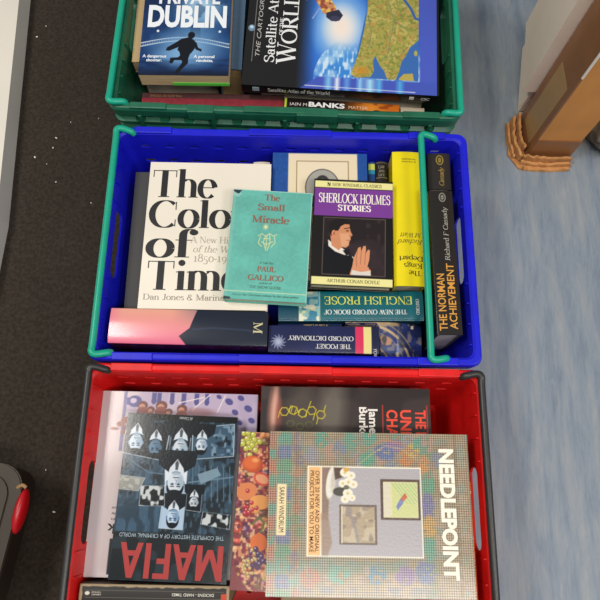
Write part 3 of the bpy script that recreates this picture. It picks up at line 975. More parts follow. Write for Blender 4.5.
# two black and gold spines
def crest(cv, x, y, r, col, bg):
    cv.ell(x, y, r * .8, r * 1.15, col)
    cv.ell(x, y, r * .62, r * .95, bg)
    cv.ell(x, y, r * .38, r * .6, col, a=.8)
    cv.line([(x - r * .5, y), (x + r * .5, y)], .9, bg)
gold = 'c89a3a'
c = Canvas(38.5, 68, '2c2824', .7)
crest(c, 20, 13, 8, 'b0933f', '2c2824')
bk = spine_book('book', 'dark spine with gold crest at the back right corner, behind its matching copy', (.2505, .1445, .181), .022, .0385, .068, .15, 'y', '2a2622', 'cfc4ae', True, c, .35, .3, crown=.002)
text(bk, 'Cassady', 25.5, 62, 8, 90, 'b08f46', 34, 'roman', thick=.14, thin=.06, slant=.25, name='author_lettering')
c = Canvas(39.7, 242.7, '24201d', .8)
crest(c, 22, 12, 7, 'a9a396', '24201d')
bk = spine_book('book', 'thick black spine with orange-gold capitals along the right side of the blue crate', (.2510, -.0235, .201), .042, .0397, .2427, .136, 'y', '221e1b', 'cfc8b8', True, c, .33, .3, crown=.002)
text(bk, 'Richard F Cassady', 27.5, 122, 7.5, 90, 'b9b4a6', 92, 'roman', thick=.12, thin=.06, slant=.1, name='author_lettering')
text(bk, 'THE NORMAN', 16, 236, 11.5, 90, 'd99a3e', 92, 'sans', bold=.012)
text(bk, 'ACHIEVEMENT', 32, 234, 11.5, 90, 'd99a3e', 107, 'sans', bold=.012)

# pink and navy spine
c = Canvas(246.1, 55.9, '1d2433', 1)
pk = c.poly_mask([(-2, -2), (135, -2), (125, 30), (109, 43), (121, 57), (-2, 57)], 1)
g = (c.Y / 56)[..., None]
c.mix(pk, rgb('eaa78e') * (1 - g) + rgb('e5708c') * g)
c.mix(pk * np.clip((c.X - 95) / 45, 0, 1) * np.clip(1 - c.Y / 30, 0, 1) * .8, rgb('8a6f78'))
c.mix(pk * np.clip((18 - c.X) / 20, 0, 1) * .6, rgb('ec6f90'))
c.line([(130, 32), (160, 29), (210, 31), (228, 33)], 1.4, '46597a', .6, 3)
bk = spine_book('book', 'wide pink and navy spine lying along the front left of the blue crate', (-.1478, -.1470, .186), .021, .2461, .0559, .155, 'x', '5a1f2e', 'dccfae', True, c, .25, .5, crown=.003)
text(bk, 'M', 224, 18, 14, -90, 'c9c094', 19, 'roman', thick=.16, thin=.06)

# pocket dictionary
c = Canvas(173.3, 43.3, '20264f', .8)
c.noise(20, .08, 3)
c.rect(136, -1, 149, 45, 'd8365e')
c.rect(149, -1, 161.5, 45, 'e9d98a')
c.rect(161.5, -1, 174, 45, '1d2140')
for r_, w_ in ((11.5, 1.0), (8.5, .8)):
    for k in range(12):
        a0, a1 = k * PI / 6, (k + 2.4) * PI / 6
        c.line([(15.5 + r_ * math.cos(a0), 27 + r_ * math.sin(a0)), (15.5 + r_ * .45 * math.cos(a1), 27 + r_ * .45 * math.sin(a1))], w_, '9aa0b8')
c.ell(15.5, 27, 4, 4, 'a8aec4')
bk = spine_book('book', 'navy dictionary spine with pink and yellow bands at the front of the blue crate', (.0636, -.1549, .176), .027, .1733, .0433, .15, 'x', '1c2146', 'e0d4bc', True, c, .3, .4, crown=.002)
text(bk, 'THE POCKET', 129, 29.5, 7, 180, 'd5d3cf', 55, 'roman', thick=.2, thin=.08)
text(bk, 'OXFORD DICTIONARY', 133, 17, 7, 180, 'd5d3cf', 102, 'roman', thick=.2, thin=.08)
text(bk, 'FOWLER', 164.5, 36, 5, -90, 'd5d3cf', 0.0 or 24, 'roman', thick=.2, thin=.08, name='author_lettering')

# english prose
c = Canvas(234.1, 49.4, '10606a', .8)
c.noise(25, .06, 3)
c.rect(-1, -1, 34, 51, '0f4a5e')
pic = c.poly_mask([(33, -1), (66, -1), (66, 51), (33, 51)])
c.mix(pic, rgb('8fb9b4'))
c.blotch(7, .5, 'd6d6a0', 5, .9, pic)
c.blotch(6, .55, '2a7a9a', 9, .9, pic)
c.blotch(9, .66, 'e9e3c8', 12, .9, pic)
c.rect(65.5, -1, 67.5, 51, 'cfd2b0', .8, .6)
bk = spine_book('book', 'teal spine with upside-down yellow-green capitals, below the purple and black book', (.1054, -.0945, .165), .048, .2330, .0484, .15, 'x', '0e5560', 'e0d4bc', True, c, .32, .4, crown=.003)
text(bk, 'ENGLISH PROSE', 217, 9.5, 13.5, 180, 'cfd45e', 143, 'roman', thick=.16, thin=.06)
text(bk, 'THE NEW OXFORD BOOK OF', 207, 32, 7.2, 180, 'd9ddd6', 134, 'roman', thick=.2, thin=.08)
text(bk, 'OXFORD', 222, 14, 5.2, -90, 'd9ddd6', 26, 'roman', thick=.2, thin=.08, name='publisher_lettering')

# thin navy book in the gap below it
c = Canvas(104, 8, '1c2a58')
bk = spine_book('book', 'thin dark blue spine squeezed between the teal spine and the dictionary', (.041, -.1275, .150), .045, .104, .0075, .13, 'x', '18244c', 'e0d4bc', False, c, .4, crown=.0008)
text(bk, 'A Life in Letters', 82, 2.0, 3.2, 180, 'c9b46a', 40, 'roman', thick=.2, thin=.1)

# soft paperback with bent painted cover, front right of the blue crate
root = thing('book', 'soft paperback with bent painted cover of tan arches on blue', 'book', (.0985, -.1268, .0085), .042)
bm = bmesh.new()
box(bm, .0, .112, -.002, .003, 0, .135)
obj('page_block', bm, page_mat('pages_d8ccb4', 'd8ccb4'), root)
L, Wd = .128, .052
def zbent(x, y):
    q = np.clip((x - .055) / .075, 0, 1)
    return .149 - .030 * q ** 2.2 - .010 * np.clip(-y / Wd, 0, 1)
c = Canvas(L * 1000, Wd * 1000 + 4, '2a3568', .8)
c.noise(16, .2, 31)
for i, (r_, w_, col) in enumerate(((66, 4, 'c6a878'), (57, 1.5, '7f7aa8'), (50, 5, 'a9865c'), (42, 2, '4c4878'), (35, 3, 'b8956a'), (74, 2, '8a7458'))):
    c.line([(30 + r_ * 1.15 * math.cos(t * PI / 24), 70 + r_ * math.sin(-t * PI / 24)) for t in range(1, 20)], w_, col)
c.rect(-1, -1, 90, 6, 'a58f6c', 3)
c.ell(66, 30, 9, 7, 'b98c66', 2)
c.ell(62, 24, 4, 4, 'c9a07c', 1)
c.poly([(56, 40), (78, 34), (92, 44), (70, 52)], '3f4f8a', 2)
c.blotch(7, .62, 'c0a684', 33, .5)
c.blotch(9, .66, '151a34', 35, .7)
def warp(x, y):
    f = .13 + .87 * min(1, max(0, (x - .050) / .006))
    return .006 - (.006 - y) * f
sh_ = print_sheet('printed_cover', c, root, 0, .006, zbent, .3, .4)
for v in sh_.data.vertices:
    v.co.y = warp(v.co.x, v.co.y)
bm = bmesh.new()
N_ = 16
XS = [L * i / 16 for i in range(7)] + [.0505, .0555] + [L * i / 16 for i in range(8, 17)]
N_ = len(XS) - 1
g0 = [[bm.verts.new((XS[i], .006 - (Wd + .004) * j / 6, float(zbent(XS[i], .006 - (Wd + .004) * j / 6)) - dz)) for j in range(7)] for dz in (.0003, .0022) for i in range(N_ + 1)]
A_, B_ = g0[:N_ + 1], g0[N_ + 1:]
for i in range(N_):
    for j in range(6):
        bm.faces.new((A_[i][j], A_[i][j + 1], A_[i + 1][j + 1], A_[i + 1][j]))
        bm.faces.new((B_[i][j], B_[i + 1][j], B_[i + 1][j + 1], B_[i][j + 1]))
    for j in (0, 6):
        bm.faces.new((A_[i][j], A_[i + 1][j], B_[i + 1][j], B_[i][j]))
for i in (0, N_):
    for j in range(6):
        bm.faces.new((A_[i][j], B_[i][j], B_[i][j + 1], A_[i][j + 1]))
bmesh.ops.recalc_face_normals(bm, faces=bm.faces)
for v in bm.verts:
    v.co.y = warp(v.co.x, v.co.y)
obj('cover', bm, mat('cover_3a3a58', '3a3a58', .5), root, False)
# the bent half leans on a plain book standing beneath
filler('dark paperback lying flat at the bottom front right of the blue crate', .20, -.150, .06, .044, .0085, .060, .03, '3b3a44')

# ------------------------------------------------------------------ books in the red crate
filler('brown book at the bottom of the pile under the lilac-white book', -.152, -.375, .22, .25, .0085, .066, .02, '4a3a2c')
filler('grey book in the pile under the lilac-white book', -.152, -.378, .21, .25, .0662, .124, .02, '55565c')
filler('green book at the bottom of the pile under the dark brown book', .100, -.335, .24, .19, .0085, .07, .029, '2c4433')
filler('black book in the pile under the dark brown book', .102, -.333, .24, .19, .0702, .124, .029, '1f1e1e')
filler('navy book standing under the tapestry pattern book', .110, -.500, .19, .13, .0085, .090, .02, '232c4a')
filler('tan book in the pile under the tapestry pattern book', .110, -.500, .19, .13, .0902, .1635, .02, '8a7350')

c = Canvas(240.2, 266.1, 'cabfc0', 1.1)
c.noise(80, .03, 5)
pic = c.poly_mask([(33, -1), (242, -1), (242, 90), (33, 90)])
c.mix(pic * np.clip((c.X - 33) / 120, .2, 1), rgb('b5a6be'))
c.blotch(22, .55, 'a898b4', 7, .6, pic)
PU = '4e4a86'
c.rect(33, 0, 38, 90, PU, a=.8)
c.poly([(38, 20), (58, 24), (60, 14), (52, 8), (38, 10)], PU)            # foot of a big rounded letter
c.ell(50, 15, 11, 9, PU)
c.ell(48, 14, 5, 4, 'c3b4cc')
for x in (76, 84, 104, 122, 142, 158):
    c.rect(x, 1, x + 7, 14, PU)
    c.ell(x + 3.5, 14, 3.8, 5, PU)
for x, y, r in ((196, 12, 6), (214, 6, 5), (226, 22, 6), (206, 28, 5), (232, 40, 5), (214, 44, 4), (180, 5, 4)):
    c.ell(x, y, r * 1.1, r * .8, PU, rot=30)
for x, y, r in ((63, 21, 8), (92, 21, 9), (76, 27, 6), (124, 25, 8), (104, 30, 6)):
    c.ell(x, y, r, r * .85, '6a3a34')
    c.ell(x - 1, y + 2, r * .6, r * .55, 'c08a74')
    c.ell(x, y + 10, r * 1.1, r, '8a4a40')
c.line([(118, 16), (158, 6)], 1.3, 'e8e0dc')
c.line([(140, 26), (166, 2)], 1.3, 'e8e0dc')
c.line([(178, 30), (190, 2)], 1.2, 'e8e0dc')
c.ell(150, 30, 24, 7, '8b5a58', 5, a=.6)
for x, y, rx, ry in ((40, 44, 8, 5), (32, 50, 6, 4), (44, 56, 7, 6), (24, 57, 6, 2), (38, 62, 5, 3)):
    c.ell(x, y, rx, ry, '8e4a38', 1.5)
c.rect(34, 214, 120, 262, '17161c')
c.ell(50, 228, 10, 9, '2e2f55', 5)
bk = flat_book('book', 'large pale lilac-white book under the black crime book, left side of the red crate', (-.1528, -.3786, .155), .019, .2402, .2661, .030, 'R', 'd2c8cd', 'e0d8cc', True, c, .35, .3)
text(bk, 'talk', 62, 194, 13, 180, '16151a', 34, 'sans', bold=.02)
for i_, s_ in enumerate(('an', 'new', 'live')):
    text(bk, s_, 44, 186 - i_ * 8, 3.6, 180, '55505a', 12, 'roman', thick=.16, thin=.1, name='caption_lettering')

# crime history: photos printed upside down as the book lies
c = Canvas(164.9, 229.3, '1c262c', .7)
c.blotch(18, .45, '33495a', 3, .9)
c.blotch(7, .55, '4b677c', 5, .6, sx=2)
c.rect(0, 0, 165, 9, '12130f')
c.rect(0, 130, 64, 168, '3e5a70', 4, .8)
c.blotch(6, .5, '22323e', 8, .7, c.poly_mask([(0, 120), (64, 120), (64, 168), (0, 168)], 4), sy=.3)
for k in range(7):
    c.line([(104 + k * 9, 72), (108 + k * 9, 120)], 1.4, '5f7c90', .8)
c.line([(100, 96), (164, 86)], 2, '6b8798', .8)
c.poly([(112, 84), (140, 74), (146, 84), (118, 98)], '7d96a4', a=.9)
c.line([(8, 66), (40, 84), (62, 86)], 1.6, '56707f')
def pan(pts, col):
    m = c.poly_mask(pts)
    c.poly([(x * 1.0, y * 1.0) for x, y in pts], 'c3ccd2', .8)
    cx_, cy_ = sum(p[0] for p in pts) / 4, sum(p[1] for p in pts) / 4
    q = [(cx_ + (x - cx_) * .965, cy_ + (y - cy_) * .965) for x, y in pts]
    c.poly(q, col)
    return c.poly_mask(q)
m = pan([(1, 8), (67, 16), (62, 68), (-3, 58)], '11171d')
head(c, 17, 44, 12, -1, ('c3d0dc', '6f8aa0', '22303c'))
head(c, 46, 50, 11, -1, ('5f7f98', '3b5468', '16222c'))
pan([(69, 16), (97, 18), (98, 69), (66, 68)], '131a20')
head(c, 83, 50, 12.5, -1, ('c9d2da', '7e94a6', '1d2830'))
pan([(99, 18), (161, 10), (163, 57), (101, 64)], '3a5468')
c.blotch(7, .5, '8aa5b8', 12, .7, c.poly_mask([(126, 16), (160, 12), (162, 54), (130, 58)], 2))
c.blotch(5, .6, '101820', 15, .8, c.poly_mask([(126, 16), (160, 12), (162, 54), (130, 58)], 2))
head(c, 114, 44, 9.5, -1, ('d0dae2', '6a8298', '15202a'))
pan([(63, 71), (97, 71), (97, 102), (66, 102)], 'd3dbe2')
pan([(65, 102), (98, 100), (98, 161), (63, 160)], '9fb6cc')
head(c, 81, 99, 14, -1, ('cdd5dc', '8497a8', '1b252d'))
c.rect(66, 119, 97, 159, 'a9bed2', 2)
c.poly([(66, 119), (97, 119), (97, 128), (82, 140), (66, 130)], '5f7fa0')
head(c, 82, 146, 10, -1, ('b9cde0', '4d6c8c', '17242f'))
pan([(-3, 89), (37, 92), (29, 111), (-4, 109)], '8b8b84')
c.blotch(4, .5, 'b7b6ac', 18, .7, c.poly_mask([(-2, 91), (35, 94), (28, 109), (-4, 107)]))
for pts, sd in (([(31, 103), (66, 102), (69, 130), (32, 131)], 21), ([(124, 135), (165, 138), (164, 158), (122, 152)], 25)):
    m = pan(pts, '14181b')
    c.blotch(4.2, .52, 'd4d8d8', sd, .9, m, sy=.6)
pan([(99, 101), (121, 102), (121, 136), (99, 134)], '11161a')
head(c, 110, 124, 7.5, -1, ('c6cdd2', '7a8790', '12181c'))
c.rect(0, 166, 165, 229.3, '1d2123', 3)
c.blotch(14, .55, '2f3c42', 28, .7, c.poly_mask([(0, 166), (165, 166), (165, 230), (0, 230)]))
bk = flat_book('book', 'black crime history hardback with blue-grey portrait photos and red upside-down title', (-.1438, -.3965, .182), .001, .1649, .2293, .026, 'R', '131312', 'dccfae', True, c, .2, .6, bump=.12)
text(bk, 'MAFIA', 158, 180, 46, 180, 'a52e2b', 148, 'block', thick=.19)
text(bk, 'THE COMPLETE HISTORY OF A CRIMINAL WORLD', 157, 167.5, 5.2, 180, '9fb0ba', 148, 'sans', bold=.0, name='subtitle_lettering')
text(bk, 'Al Cimino', 98, 3.2, 4, 180, 'b8bcbc', 20, 'roman', thick=.14, thin=.08, name='author_lettering')

# dark brown science book
c = Canvas(260, 200, '3c322f', 1)
c.blotch(40, .45, '2a2322', 5, .8)
c.ell(108, 40, 20, 62, '7a7468', 20, 8, a=.7)
c.ell(62, 46, 22, 50, '5a5349', 16, a=.6)
c.ell(20, 34, 8, 34, 'b87f6c', 8, 4, a=.9)
c.ell(21, 34, 3.5, 30, 'd9ad98', 5, 4, a=.8)
c.ell(28, 42, 5, 20, '9c4a3c', 5, a=.6)
ye = 'd3c229'
hexs = [(36, 38), (50, 36), (64, 40), (78, 36), (92, 42)]
for i, (x, y) in enumerate(hexs):
    pts = [(x + 7 * math.cos(k * PI / 3 + .3 * i), y + 6.5 * math.sin(k * PI / 3 + .3 * i)) for k in range(7)]
    c.line(pts, 1.2, ye)
    c.line([pts[i % 6], (pts[i % 6][0] + 3, pts[i % 6][1] - 9)], 1.1, ye)
    c.line([pts[(i + 3) % 6], (pts[(i + 3) % 6][0] - 2, pts[(i + 3) % 6][1] + 9)], 1.1, ye)
for i, (x, y) in enumerate(((46, 56), (60, 60), (74, 57))):
    c.line([(x + 6 * math.cos(k * PI / 3), y + 5 * math.sin(k * PI / 3)) for k in range(7)], .9, '66702c')
c.rect(186, 26, 187.5, 200, 'c5392c')
c.rect(254, 26, 255.5, 200, 'c5392c')
bk = flat_book('book', 'dark brown hardback with yellow molecule drawing and red sideways title, back of the red crate', (.1029, -.3275, .165), .029, .26, .2, .040, 'T', '38302d', 'dccfae', True, c, .35, .3)
rd = 'ea4a30'
text(bk, 'THE DAY THE', 237, 33, 15, -90, rd, 96, 'sans', bold=.03)
text(bk, 'UNIVERSE', 214, 33, 15.5, -90, rd, 96, 'sans', bold=.03)
text(bk, 'CHANGED', 193, 33, 15.5, -90, rd, 92, 'sans', bold=.03)
text(bk, 'James', 166, 29.5, 12.5, -90, 'ece6dc', 48, 'sans', bold=.025, name='author_lettering')
text(bk, 'Burke', 151, 29.5, 12.5, -90, 'ece6dc', 46, 'sans', bold=.025, name='author_lettering')

# fruit book
c = Canvas(200, 215, '7d2f3a', .8)
rs = random.Random(11)
cols = ['d8742c', 'c9402e', 'e0a24a', '8a2f4a', 'b5432f', 'd9b06a', '5c2a4c', 'a83a34', 'e08a5a', '7a5a2c']
for i in range(240):
    x, y = rs.uniform(0, 200), rs.uniform(0, 215)
    r = rs.uniform(4, 11)
    cc = rgb(rs.choice(cols))
    c.ell(x, y, r, r * rs.uniform(.6, .95), cc * .6, 1, rs.uniform(0, 180))
    c.ell(x - r * .1, y - r * .1, r * .82, r * .7, cc, 1.5)
    c.ell(x - r * .25, y - r * .3, r * .35, r * .28, cc * .5 + .5, 2, a=.8)
def grape(x0, y0, n, sx, sy, col, r, seed):
    q = random.Random(seed)
    for i in range(n):
        x, y = x0 + q.gauss(0, sx), y0 + q.gauss(0, sy)
        cc = rgb(col)
        c.ell(x, y, r, r, cc * .62, .8)
        c.ell(x, y, r * .85, r * .85, cc, .8)
        c.ell(x - r * .3, y - r * .3, r * .35, r * .3, cc * .4 + .6, .8)
c.blotch(5, .6, 'e3a468', 71, .7)
c.blotch(6, .64, '54202e', 72, .7)
c.blotch(4, .68, 'f0c890', 73, .7)
grape(12, 14, 26, 8, 8, 'b9b43c', 4.2, 1)
c.ell(20, 46, 15, 12, 'b8481f')
c.ell(18, 44, 12, 9, 'd2632a', 4)
c.ell(24, 40, 5, 3, 'e89a5c', 3)
c.ell(35, 66, 13, 9, 'c84a34', rot=20)
c.ell(35, 66, 10, 6, 'e39a72', rot=20)
c.ell(14, 84, 15, 12, 'd07a48', rot=-20)
c.ell(34, 98, 15, 10, 'dd9650')
grape(18, 112, 12, 5, 9, 'b7242e', 3, 2)
c.line([(26, 128), (34, 118), (42, 126), (38, 138)], 3, '5f6a3a')
c.ell(36, 152, 12, 12, 'd4692e')
grape(36, 176, 20, 7, 7, '4d2a5a', 3.6, 3)
grape(22, 186, 30, 6, 15, 'c2a05c', 2.4, 4)
c.poly([(-1, 180), (10, 196), (24, 212), (30, 216), (-1, 216)], '7e3c40')
flat_book('book', 'thin book covered with painted fruit, half under the tapestry pattern book', (.0449, -.4105, .185), -.008, .2, .215, .0185, 'L', '6a2c34', 'e0d4bc', False, c, .4, .2)

# needlework book
c = Canvas(285.5, 218.7, '9a8562', .8)
c.noise(18, .10, 3)
X, Y = c.X, c.Y
c.blotch(14, .55, 'b39a80', 44, .6)
c.blotch(11, .6, '7f8f82', 45, .7)
full = np.ones_like(X)
def motif(x, y, rx, ry, col, a=.8):
    rx, ry, a = rx * 1.2, ry * 1.2, min(1, a * 1.15)
    m = np.clip((1 - np.hypot((X - x) / rx, (Y - y) / ry)) * 3, 0, 1)
    m = m * (vnoise(X, Y, 4, int(x * 7 + y) % 97) > .28)
    c.mix(m * a, rgb(col))
for x0_, x1_, col in ((0, 10, 'a8654a'), (12, 33, '5c8a74'), (36, 42, '8a5f4c'), (44, 50, '6f8a84'), (216, 233, '5a8a6c'), (264, 269, '7a5a44'), (276, 285, 'a07a58')):
    m = np.clip(np.minimum(X - x0_, x1_ - X) / 1.5, 0, 1) * (vnoise(X, Y, 6, int(x0_) + 3) > .32)
    c.mix(m * .6, rgb(col))
for y0_, y1_, col in ((6, 12, '8a6a50'), (14, 30, '5f8f7c'), (36, 44, '9a6a54'), (172, 188, '5c8a78'), (194, 200, '8a5f4c'), (204, 214, '6a6f8c')):
    m = np.clip(np.minimum(Y - y0_, y1_ - Y) / 1.5, 0, 1) * (vnoise(X, Y, 8, int(y0_) + 5) > .4) * (X > 44) * (X < 236)
    c.mix(m * .5, rgb(col))
cols = ['3f9a83', 'b5624c', '4c6a94', '5a8f5e', 'c97a4a', '6c5f8e', '47a08f']
rs = random.Random(5)
for j in range(12):
    motif(5, 12 + j * 19, 5, 8, ['c2694f', '4f9a86'][j % 2])
    motif(22, 10 + j * 19, 11, 9, ['4d9c8a', '7d6fa0', '539a72'][j % 3])
    for dx in (-5, 5):
        for dy in (-5, 5):
            if j % 3 == 1:
                c.rect(22 + dx - 4, 10 + j * 19 + dy - 4, 22 + dx + 4, 10 + j * 19 + dy + 4, '4a6fa0', 1, .75)
for j in range(14):
    motif(40 + rs.uniform(-4, 4), 8 + j * 16, 7, 7, rs.choice(cols), .5)
for i in range(14):
    motif(60 + i * 14, rs.uniform(8, 40), 10, 12, ['8d8fa0', '3fa08a', 'b98a78', '6f7f9c', '4f9c86'][i % 5], .8)
for x, y, rx, ry, col in ((166, 26, 16, 12, '4d63a4'), (180, 18, 12, 9, '8d68a0'), (140, 36, 12, 12, '46a07c'), (196, 34, 12, 12, 'd07a3c'), (206, 24, 10, 10, 'c9a84a'), (222, 44, 8, 14, 'd98a4a'), (226, 70, 9, 16, '49a078'),
                          (224, 100, 9, 18, '6a64a4'), (226, 128, 9, 16, 'd89a3c'), (225, 155, 9, 16, '4a9c80'), (218, 185, 14, 16, '5a6ea4'), (150, 190, 14, 12, '4a7fa0'), (190, 190, 14, 12, '8468a4'), (100, 190, 16, 12, '4fa088'), (60, 195, 14, 12, 'b56a54')):
    motif(x, y, rx, ry, col, .9)
c.line([(118, 40), (140, 22), (165, 10), (190, 14), (215, 30), (236, 48)], 3.2, 'b77a5c', .7)
c.line([(126, 46), (146, 30), (166, 18), (190, 22), (212, 38)], 2.2, 'c9b08a', .6)
for k in range(14):
    motif(275, 10 + k * 16, 7, 7, ['b58a6c', '8fa488', 'b9a38a'][k % 3], .5)
# canvas weave: dark holes between pale threads
gx = (np.arange(c.nx)[None, :] % 4 == 0) & (Y > -1)
gy_ = (np.arange(c.ny)[:, None] % 4 == 0) & (X > -1)
c.mix(np.where(gx | gy_, .7, 0), rgb('4c443c'))
c.mix(np.where(gx & gy_, .3, 0), rgb('2c2824'))
c.mix(np.where(~(gx | gy_), .3, 0), rgb('e2d6c0'))
# author tab
c.rect(12.5, 73, 25.5, 141, 'f0d9a8')
# inset photograph
c.rect(54.5, 47.5, 216.5, 167.5, 'f3ead2')
c.rect(56.5, 49, 73.5, 166, 'edb879')
c.rect(75.5, 49.3, 215, 166, 'b3adae')
inn = c.poly_mask([(75.5, 49.3), (215, 49.3), (215, 166), (75.5, 166)])
c.mix(inn * (((X + Y) / 3 % 2 < 1) ^ ((X - Y) / 3 % 2 < 1)) * .18, rgb('8f8c98'))
c.poly([(75.5, 49.3), (88, 49.3), (84, 120), (75.5, 120)], '8d7466', 2)
c.ell(88, 70, 6.5, 22, 'e6e0d2', 1.5, 8)
c.ell(92, 66, 4, 16, 'b3a694', 3, 8, a=.5)
c.poly([(92, 49.3), (108, 49.3), (106, 62), (94, 66)], '5a4438', 2)
c.ell(101, 82, 10, 6, '4b463c', 1.5)
for x, y, r in ((108, 56, 7), (117, 60, 6), (113, 69, 7), (105, 71, 6), (120, 72, 6), (112, 84, 7), (108, 92, 6), (118, 90, 5)):
    c.ell(x, y, r, r * .9, 'eee6d2', 1.2)
    c.ell(x, y, r * .3, r * .3, 'd9c27a', 1)
c.ell(110, 76, 4, 3, '6a6a4a', 1)
c.ell(110, 52, 4, 3, 'd9a24a', 1)
c.rect(100, 99, 152.5, 151.5, '6f6054')
c.rect(103, 102, 149.5, 149, 'b09d82')
pm = c.poly_mask([(103, 102), (149.5, 102), (149.5, 149), (103, 149)])
c.blotch(6, .5, 'c7b89c', 61, .8, pm)
c.blotch(8, .6, '8d7d70', 62, .7, pm)
c.line([(112, 104), (122, 130), (126, 148)], 4, '93898a', .8, 2)
c.line([(103.5, 102), (103.5, 149)], 2, 'd9cdb4')
c.rect(158, 64, 214, 118.5, '5a463c')
c.rect(162, 67.5, 211, 115.5, 'dcd3a4')
c.rect(163, 69, 172, 114, 'd9d0b8')
c.poly([(174, 69), (210, 69), (210, 114), (174, 114)], 'c9cf8a', 2, .8)
for k in range(8):
    c.line([(174 + k * 5, 69), (196 + k * 5 if k < 3 else 210, 96 if k < 3 else 69 + (36 - k * 5) * 1.2)], 1, '7fae7a', .6)
c.poly([(180, 100), (186, 90), (193, 84), (190, 96), (182, 106)], '7a86b0')
c.poly([(186, 90), (193, 82), (196, 88), (190, 94)], 'c46a50')
c.poly([(74, 112), (84, 110), (90, 150), (84, 166), (75.5, 166)], '9a7f6a', 3, .8)
c.rect(55, 160, 216, 167.5, 'f3ead2', 1, .0)
bk = flat_book('book', 'large needlework hardback with tapestry grid pattern and inset photo of framed pictures', (.1346, -.4068, .206), .026, .2855, .2187, .0195, 'T', '8f877a', 'dccfae', True, c, .33, .45, bump=.4)
text(bk, 'NEEDLEPOINT', 244, 21, 19, -90, 'f6efdc', 174, 'sans', bold=.045)
text(bk, 'SARAH WINDRUM', 15.6, 77, 7, -90, '3a3430', 60, 'sans', bold=.0, name='author_lettering')
text(bk, 'OVER 20 NEW AND ORIGINAL', 66.2, 54, 5.6, -90, '55321c', 108, 'sans', bold=.005, name='subtitle_lettering')
text(bk, 'PROJECTS FOR YOU TO MAKE', 58.6, 54, 5.6, -90, '55321c', 108, 'sans', bold=.005, name='subtitle_lettering')

# orange spine
c = Canvas(18, 190, 'e2601c')
c.rect(15.5, 40, 18, 190, 'f0e6da', a=.0)
bk = spine_book('book', 'slim bright orange spine showing right of the tapestry pattern book', (.2785, -.4550, .1835), .03, .018, .190, .15, 'y', 'd85512', 'e0d4bc', False, c, .4, .3, crown=.001)
text(bk, 'NEW FICTION AND TALES FOR ALL', 12.5, 70, 3.6, -90, 'f4e8da', 110, 'sans', bold=.01)
text(bk, 'n', 13.5, 12, 5, -90, 'f4e8da', 4, 'sans', bold=.02, name='publisher_lettering')

# black novel spine
c = Canvas(207.3, 28, '2b2826', .7)
m = vnoise(c.X, c.Y, 6, 9)
edge = np.minimum(np.minimum(c.Y, 28 - c.Y), np.minimum(c.X, 207.3 - c.X))
c.mix(np.clip((2.6 + 2.6 * m - edge) / .9, 0, 1), rgb('a08c6c'))
c.rect(8, 7.5, 200, 8.1, '6a645a')
c.rect(8, 16.5, 200, 17.1, '6a645a')
c.rect(196, 10, 204, 28, 'c0452c')
c.ell(11, 11.5, 3.4, 2.4, 'd8d2c4')
bk = spine_book('book', 'worn black paperback spine with tan scuffed edges along the front of the red crate', (-.1598, -.5300, .180), .025, .2073, .028, .13, 'x', '3a332b', 'a8956f', False, c, .5, crown=.0015)
text(bk, 'DICKENS - HARD TIMES', 186, 10, 3.6, 180, 'd8d2c4', 58, 'sans', bold=.01)
text(bk, 'THE ENGLISH', 30, 9.3, 1.9, 180, 'd8d2c4', 13, 'sans', name='publisher_lettering')
text(bk, 'LIBRARY', 30, 12.2, 1.9, 180, 'd8d2c4', 13, 'sans', name='publisher_lettering')

# ------------------------------------------------------------------ books in the green crate
filler('grey book at the bottom of the pile under the running man thriller', -.222, .450, .14, .21, .0085, .08, .04, '4c4c50')
filler('brown book in the pile under the running man thriller', -.224, .448, .14, .215, .0802, .153, .04, '5a4432')
filler('blue book at the bottom of the pile under the satellite atlas', .085, .430, .30, .26, .0085, .09, -.01, '283a5a')
filler('maroon book in the pile under the satellite atlas', .085, .430, .30, .26, .0902, .1835, -.01, '4a2028')
flat_book('book', 'tan hardback with tattered lower corner under the running man thriller', (-.2245, .4460, .1845), .040, .15, .222, .030, 'R', 'c9ad80', 'd8bf92', True, None, .7, inset=.001)
spine_book('book', 'blue-grey spine just right of the running man thriller', (-.1230, .4300, .183), .02, .044, .205, .15, 'y', '55708c', 'c9a878', True, None, .5)

c = Canvas(154, 234, '0b1c3e', .8)
g = np.clip((c.Y - 60) / 110, 0, 1)
c.mix(g * .85, rgb('1c4a86'))
d = np.hypot((c.X - 100) / 60, (c.Y - 90) / 70)
c.mix(np.clip(1.15 - d, 0, 1) * .9, rgb('5f9ccc'))
c.mix(np.clip(.75 - d, 0, 1), rgb('cfe6f2'))
c.blotch(16, .6, '12305e', 3, .5)
c.blotch(10, .6, '12305c', 7, .7, c.poly_mask([(-2, 128), (60, 122), (110, 128), (156, 124), (156, 165), (-2, 168)], 8), sx=1.6, sy=.5)
c.mix(c.poly_mask([(-2, 178), (156, 172), (156, 236), (-2, 236)], 8) * .75, rgb('14386c'))
c.mix(np.clip(1 - np.hypot((c.X - 70) / 60, (c.Y - 196) / 22), 0, 1) * .9, rgb('6fa2cc'))
c.blotch(9, .55, '0c2248', 17, .6, c.poly_mask([(-2, 205), (156, 200), (156, 236), (-2, 236)], 5), sx=.4, sy=1.6)
c.mix(np.clip((c.Y - 214) / 18, 0, 1) * .8, rgb('081126'))
br = [(-2 + i * 8, 170 - 13 * math.sin(PI * min(1, max(0, (i * 8) / 154))) ) for i in range(21)]
c.line(br, 1.6, 'd5dde4')
c.line([(x, y + 7) for x, y in br], 2.2, 'b9c6d2')
for i in range(0, 40):
    x = i * 4
    yb = 170 - 13 * math.sin(PI * min(1, x / 154))
    c.line([(x, yb), (x, yb + 7)], .7, 'c4ced8', .8)
for x in (28, 136):
    c.line([(x, 158), (x, 146)], 1, '22304a')
    c.ell(x, 144, 2.2, 2.6, 'e8eef2')
